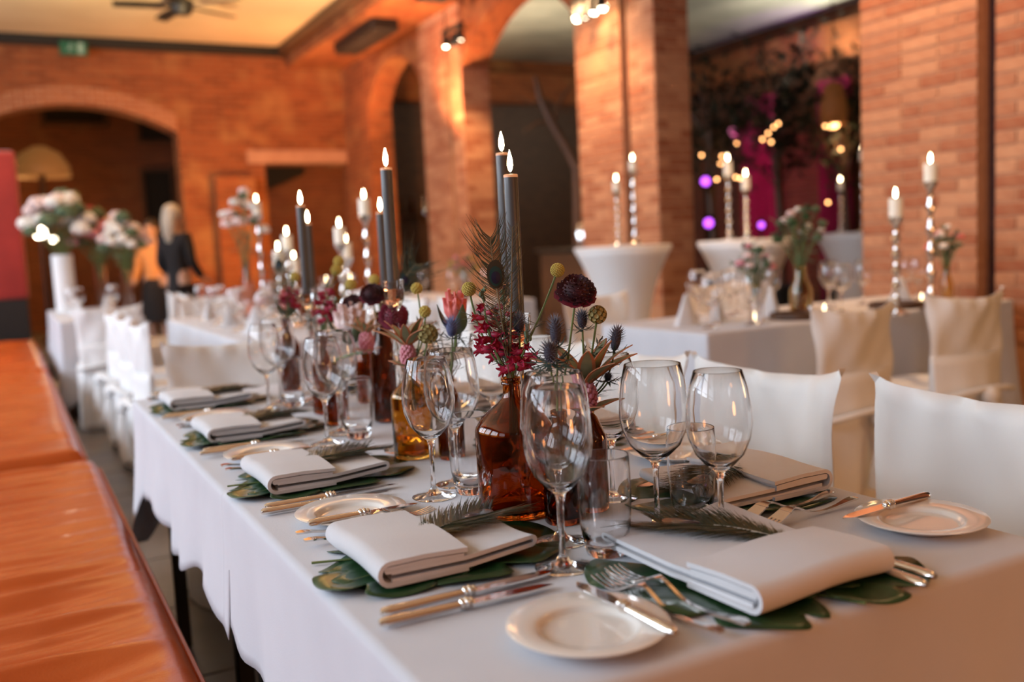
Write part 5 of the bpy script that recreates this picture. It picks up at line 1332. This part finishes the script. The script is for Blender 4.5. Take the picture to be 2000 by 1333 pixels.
stage_lamp(1384, 436, 8.6, 'violet stage lamp beside the second pillar, lower one', s=.6)
stage_lamp(1430, 262, 12.6, 'pink stage lamp between the string lights', 'pink_lamp', 1.0)  # balloon-like pink shape, given an added glow on a stand
stage_lamp(1487, 440, 9.6, 'small magenta stage lamp above the bar table', 'violet_lamp', .45)
p = at(1628, 205, 10.6); t = thing('lantern', 'orange lantern shade hanging behind the nearest pillar', 'lamp', p)
MB().lathe([(.13, -.22), (.15, -.05), (.10, .2), (.04, .25)], 20).build('shade', 'lantern_shade', t, solid=.006); MB().tube([(0, 0, .24), (0, 0, ZC - p.z)], .006, 6).build('cord', 'black', t); MB().ball((0, 0, -.2), .06, 10, 8).build('bulb', 'bulb_warm', t)
light('lantern_light', 'POINT', (p.x, p.y, p.z - .45), 9, (1, .6, .25), shadow_soft_size=.1)
# glow of the bottle shelf seen between the third and fourth pillar
t = thing('wall_shelf', 'small wall shelf with bottles between third and last pillar', 'shelf', on_y(795, 420, YB - .15))
MB().rbox(-.5, -.12, -.03, .5, .14, 0, .005, 1).build('board', 'dark_wood', t)
for k in range(2): MB().rbox(-.4 + .75 * k, -.08, -.14, -.36 + .75 * k, .14, -.03, .004, 1).build('bracket', 'black', t)
for k in range(4):
    o = MB().lathe([(0, 0), (.035, 0), (.035, .16), (.012, .21), (.012, .28), (0, .28)], 14).build('bottle', ['crimson', 'yellow_glass', 'amber', 'chrome'][k]); o.location = t.location + Vector((-.3 + .2 * k, 0, .001))
    tag(o, ['red bottle on the wall shelf', 'clear yellowish bottle on the wall shelf', 'amber bottle on the wall shelf', 'shiny metal bottle on the wall shelf'][k], 'bottle', 'bottles on the wall shelf')

# ================================================================== ceiling fan and exit sign
p = on_z(355, 12, 4.0); t = thing('ceiling_fan', 'black ceiling fan below the pale ceiling', 'fan', p)
MB().lathe([(0, -.1), (.09, -.09), (.13, -.02), (.13, .05), (.05, .1), (0, .1)], 20).build('motor', 'black', t); MB().tube([(0, 0, .08), (0, 0, .2)], .02, 8).build('rod', 'black', t)
for k in range(5):
    a = 2 * PI * k / 5 + .5; o = Vector((math.cos(a), math.sin(a), 0)); MB().ribbon([o * .1, o * .2, o * .45, o * .72], [.05, .12, .15, .13], Vector((-o.y, o.x, .2)), .012).build('blade', 'black', t, smooth=False)
p = on_y(143, 90, YB - .2); t = thing('exit_sign', 'small green emergency exit sign high on the far wall', 'sign', (p.x, YB - .2, p.z - .03))
MB().rbox(-.17, -.02, -.09, .17, .02, .09, .006, 1).build('sign_box', 'exit_green', t)
fg = MB(); fg.ball((-.03, -.022, .05), (.014, .004, .014), 8, 6); fg.tube([(-.03, -.023, .03), (-.045, -.023, -.01)], .010, 6); fg.tube([(-.045, -.023, -.01), (-.02, -.023, -.03), (-.03, -.023, -.06)], .007, 6); fg.tube([(-.045, -.023, -.01), (-.07, -.023, -.03), (-.095, -.023, -.03)], .007, 6); fg.tube([(-.03, -.023, .025), (-.005, -.023, .005), (.015, -.023, .02)], .006, 6); fg.tube([(-.03, -.023, .025), (-.06, -.023, .02), (-.07, -.023, -.005)], .006, 6)
fg.build('running_figure', 'exit_white', t)
dr = MB(); dr.box(.05, -.0235, -.07, .12, -.0195, .07); dr.build('door_mark', 'exit_white', t, smooth=False)
MB().tube([(0, 0, .08), (0, .1, .1), (0, .2, .1)], .008, 6).build('bracket', 'black', t)

# ================================================================== people at the back
def skin_mesh(name, joints, bones, m, parent, sub=2):
    me = bpy.data.meshes.new(name); keys = list(joints); me.from_pydata([joints[k][0] for k in keys], [(keys.index(a), keys.index(b_)) for a, b_ in bones], [])
    o = bpy.data.objects.new(name, me); COL.objects.link(o); o.parent = parent; me.materials.append(M[m])
    md = o.modifiers.new('skin', 'SKIN'); md.use_smooth_shade = True
    if not me.skin_vertices: me.skin_vertices_add() if hasattr(me, 'skin_vertices_add') else None
    if not me.skin_vertices:
        bm_ = bmesh.new(); bm_.from_mesh(me); bm_.verts.layers.skin.verify(); bm_.to_mesh(me); bm_.free()
    for i, k in enumerate(keys):
        r = joints[k][1]; sv = me.skin_vertices[0].data[i]; sv.radius = r if hasattr(r, '__len__') else (r, r); sv.use_root = (i == 0)
    o.modifiers.new('smooth', 'SUBSURF').levels = sub; o.modifiers['smooth'].render_levels = sub
    return o
def person(x, y, rz, label, top, legs, hairm, scale=1.0, skirt=False, long_hair=True, coat=None):
    """faces -y before turning"""
    t = thing('person', label, 'person', (x, y, 0), rz); t.scale = (scale,) * 3
    J = {'hip': ((0, 0, .95), (.14, .10)), 'belly': ((0, 0, 1.10), (.125, .09)), 'chest': ((0, .01, 1.30), (.15, .10)), 'neckb': ((0, .02, 1.45), (.07, .06)), 'neck': ((0, .01, 1.52), (.05, .05)), 'head': ((0, -.01, 1.62), (.078, .092)), 'crown': ((0, 0, 1.69), (.07, .08)), 'top': ((0, .01, 1.73), (.035, .04))}
    B = [('hip', 'belly'), ('belly', 'chest'), ('chest', 'neckb'), ('neckb', 'neck'), ('neck', 'head'), ('head', 'crown'), ('crown', 'top')]
    for s, n in ((-1, 'l'), (1, 'r')):
        J.update({'sh' + n: ((s * .17, .01, 1.40), .055), 'el' + n: ((s * .22, .02, 1.14), .04), 'wr' + n: ((s * .21, -.12, .98), .028), 'pa' + n: ((s * .20, -.17, .95), (.034, .018)),
                  'th' + n: ((s * .085, 0, .86), .085), 'kn' + n: ((s * .09, -.01, .50), .058), 'an' + n: ((s * .09, .02, .09), .036), 'to' + n: ((s * .10, -.14, .035), (.04, .03))})
        B += [('chest', 'sh' + n), ('sh' + n, 'el' + n), ('el' + n, 'wr' + n), ('wr' + n, 'pa' + n), ('hip', 'th' + n), ('th' + n, 'kn' + n), ('kn' + n, 'an' + n), ('an' + n, 'to' + n)]
        for k in range(5):
            if k == 0: f = [(s * .165, -.175, .955), (s * .15, -.20, .945)]
            else: f = [(s * (.178 + .014 * k), -.205, .945 - .004 * (k % 2)), (s * (.178 + .014 * k), -.245 + .012 * abs(k - 2), .925), (s * (.178 + .014 * k), -.255 + .012 * abs(k - 2), .905)]
            pr = 'pa' + n
            for i, q in enumerate(f): J[f'f{n}{k}{i}'] = (q, .009 - .001 * i); B.append((pr, f'f{n}{k}{i}')); pr = f'f{n}{k}{i}'
    skin_mesh('body', J, B, 'skin', t)
    TJ = {k: (J[k][0], tuple(r_ + .014 for r_ in (J[k][1] if hasattr(J[k][1], '__len__') else (J[k][1],) * 2))) for k in ('belly', 'chest', 'neckb', 'shl', 'ell', 'wrl', 'shr', 'elr', 'wrr')}
    TJ['hem'] = ((0, 0, .93 if not coat else .62), (.165, .125)); TJ['neckb'] = ((0, .02, 1.44), (.085, .075))
    skin_mesh('top_clothing', {'belly': TJ['belly'], **TJ}, [('belly', 'chest'), ('belly', 'hem'), ('chest', 'neckb'), ('chest', 'shl'), ('shl', 'ell'), ('ell', 'wrl'), ('chest', 'shr'), ('shr', 'elr'), ('elr', 'wrr')], top, t)
    if skirt: MB().lathe([(.13, 1.0), (.17, .9), (.2, .6), (.22, .45), (.215, .45), (.19, .6), (.16, .9), (.12, 1.0)], 24, sy=.8).build('skirt', legs, t)
    else: skin_mesh('trousers', {'hip': ((0, 0, .96), (.155, .115)), 'thl': ((-.085, 0, .84), .10), 'knl': ((-.09, -.01, .5), .075), 'anl': ((-.09, .02, .1), .06), 'thr': ((.085, 0, .84), .10), 'knr': ((.09, -.01, .5), .075), 'anr': ((.09, .02, .1), .06)}, [('hip', 'thl'), ('thl', 'knl'), ('knl', 'anl'), ('hip', 'thr'), ('thr', 'knr'), ('knr', 'anr')], legs, t)
    h = MB(); h.ball((0, .022, 1.675), (.092, .098, .092), 16, 10)
    if long_hair: h.tube([(0, .06, 1.68), (0, .085, 1.58), (0, .09, 1.46), (0, .085, 1.36)], [.085, .085, .075, .04], 12, .6, up=(0, 1, 0))
    h.build('hair', hairm, t)
    fc = MB(); fc.tube([(0, -.092, 1.645), (0, -.112, 1.615), (0, -.098, 1.605)], [.008, .012, .008], 6)
    fc.build('nose', 'skin', t)
    for s in (-1, 1): MB().ball((s * .032, -.085, 1.64), (.011, .008, .008), 8, 6).build('eye', 'cloth_black', t); MB().ball((s * .082, .0, 1.625), (.012, .022, .032), 8, 6).build('ear', 'skin', t)
    MB().ball((0, -.092, 1.575), (.024, .008, .007), 8, 6).build('mouth', 'wine_red', t)
    return t
p = at(343, 470, 10.0); person(p.x, p.y, 2.2, 'person in a long dark coat with fair hair standing before the far wall', 'cloth_black', 'cloth_black', 'hair', 1.0, coat=True)
p = at(296, 470, 11.6); person(p.x, p.y, -.6, 'person in a tan top and black skirt standing beside the arch', 'cloth_orange', 'cloth_black', 'hair_dark', .96, skirt=True)
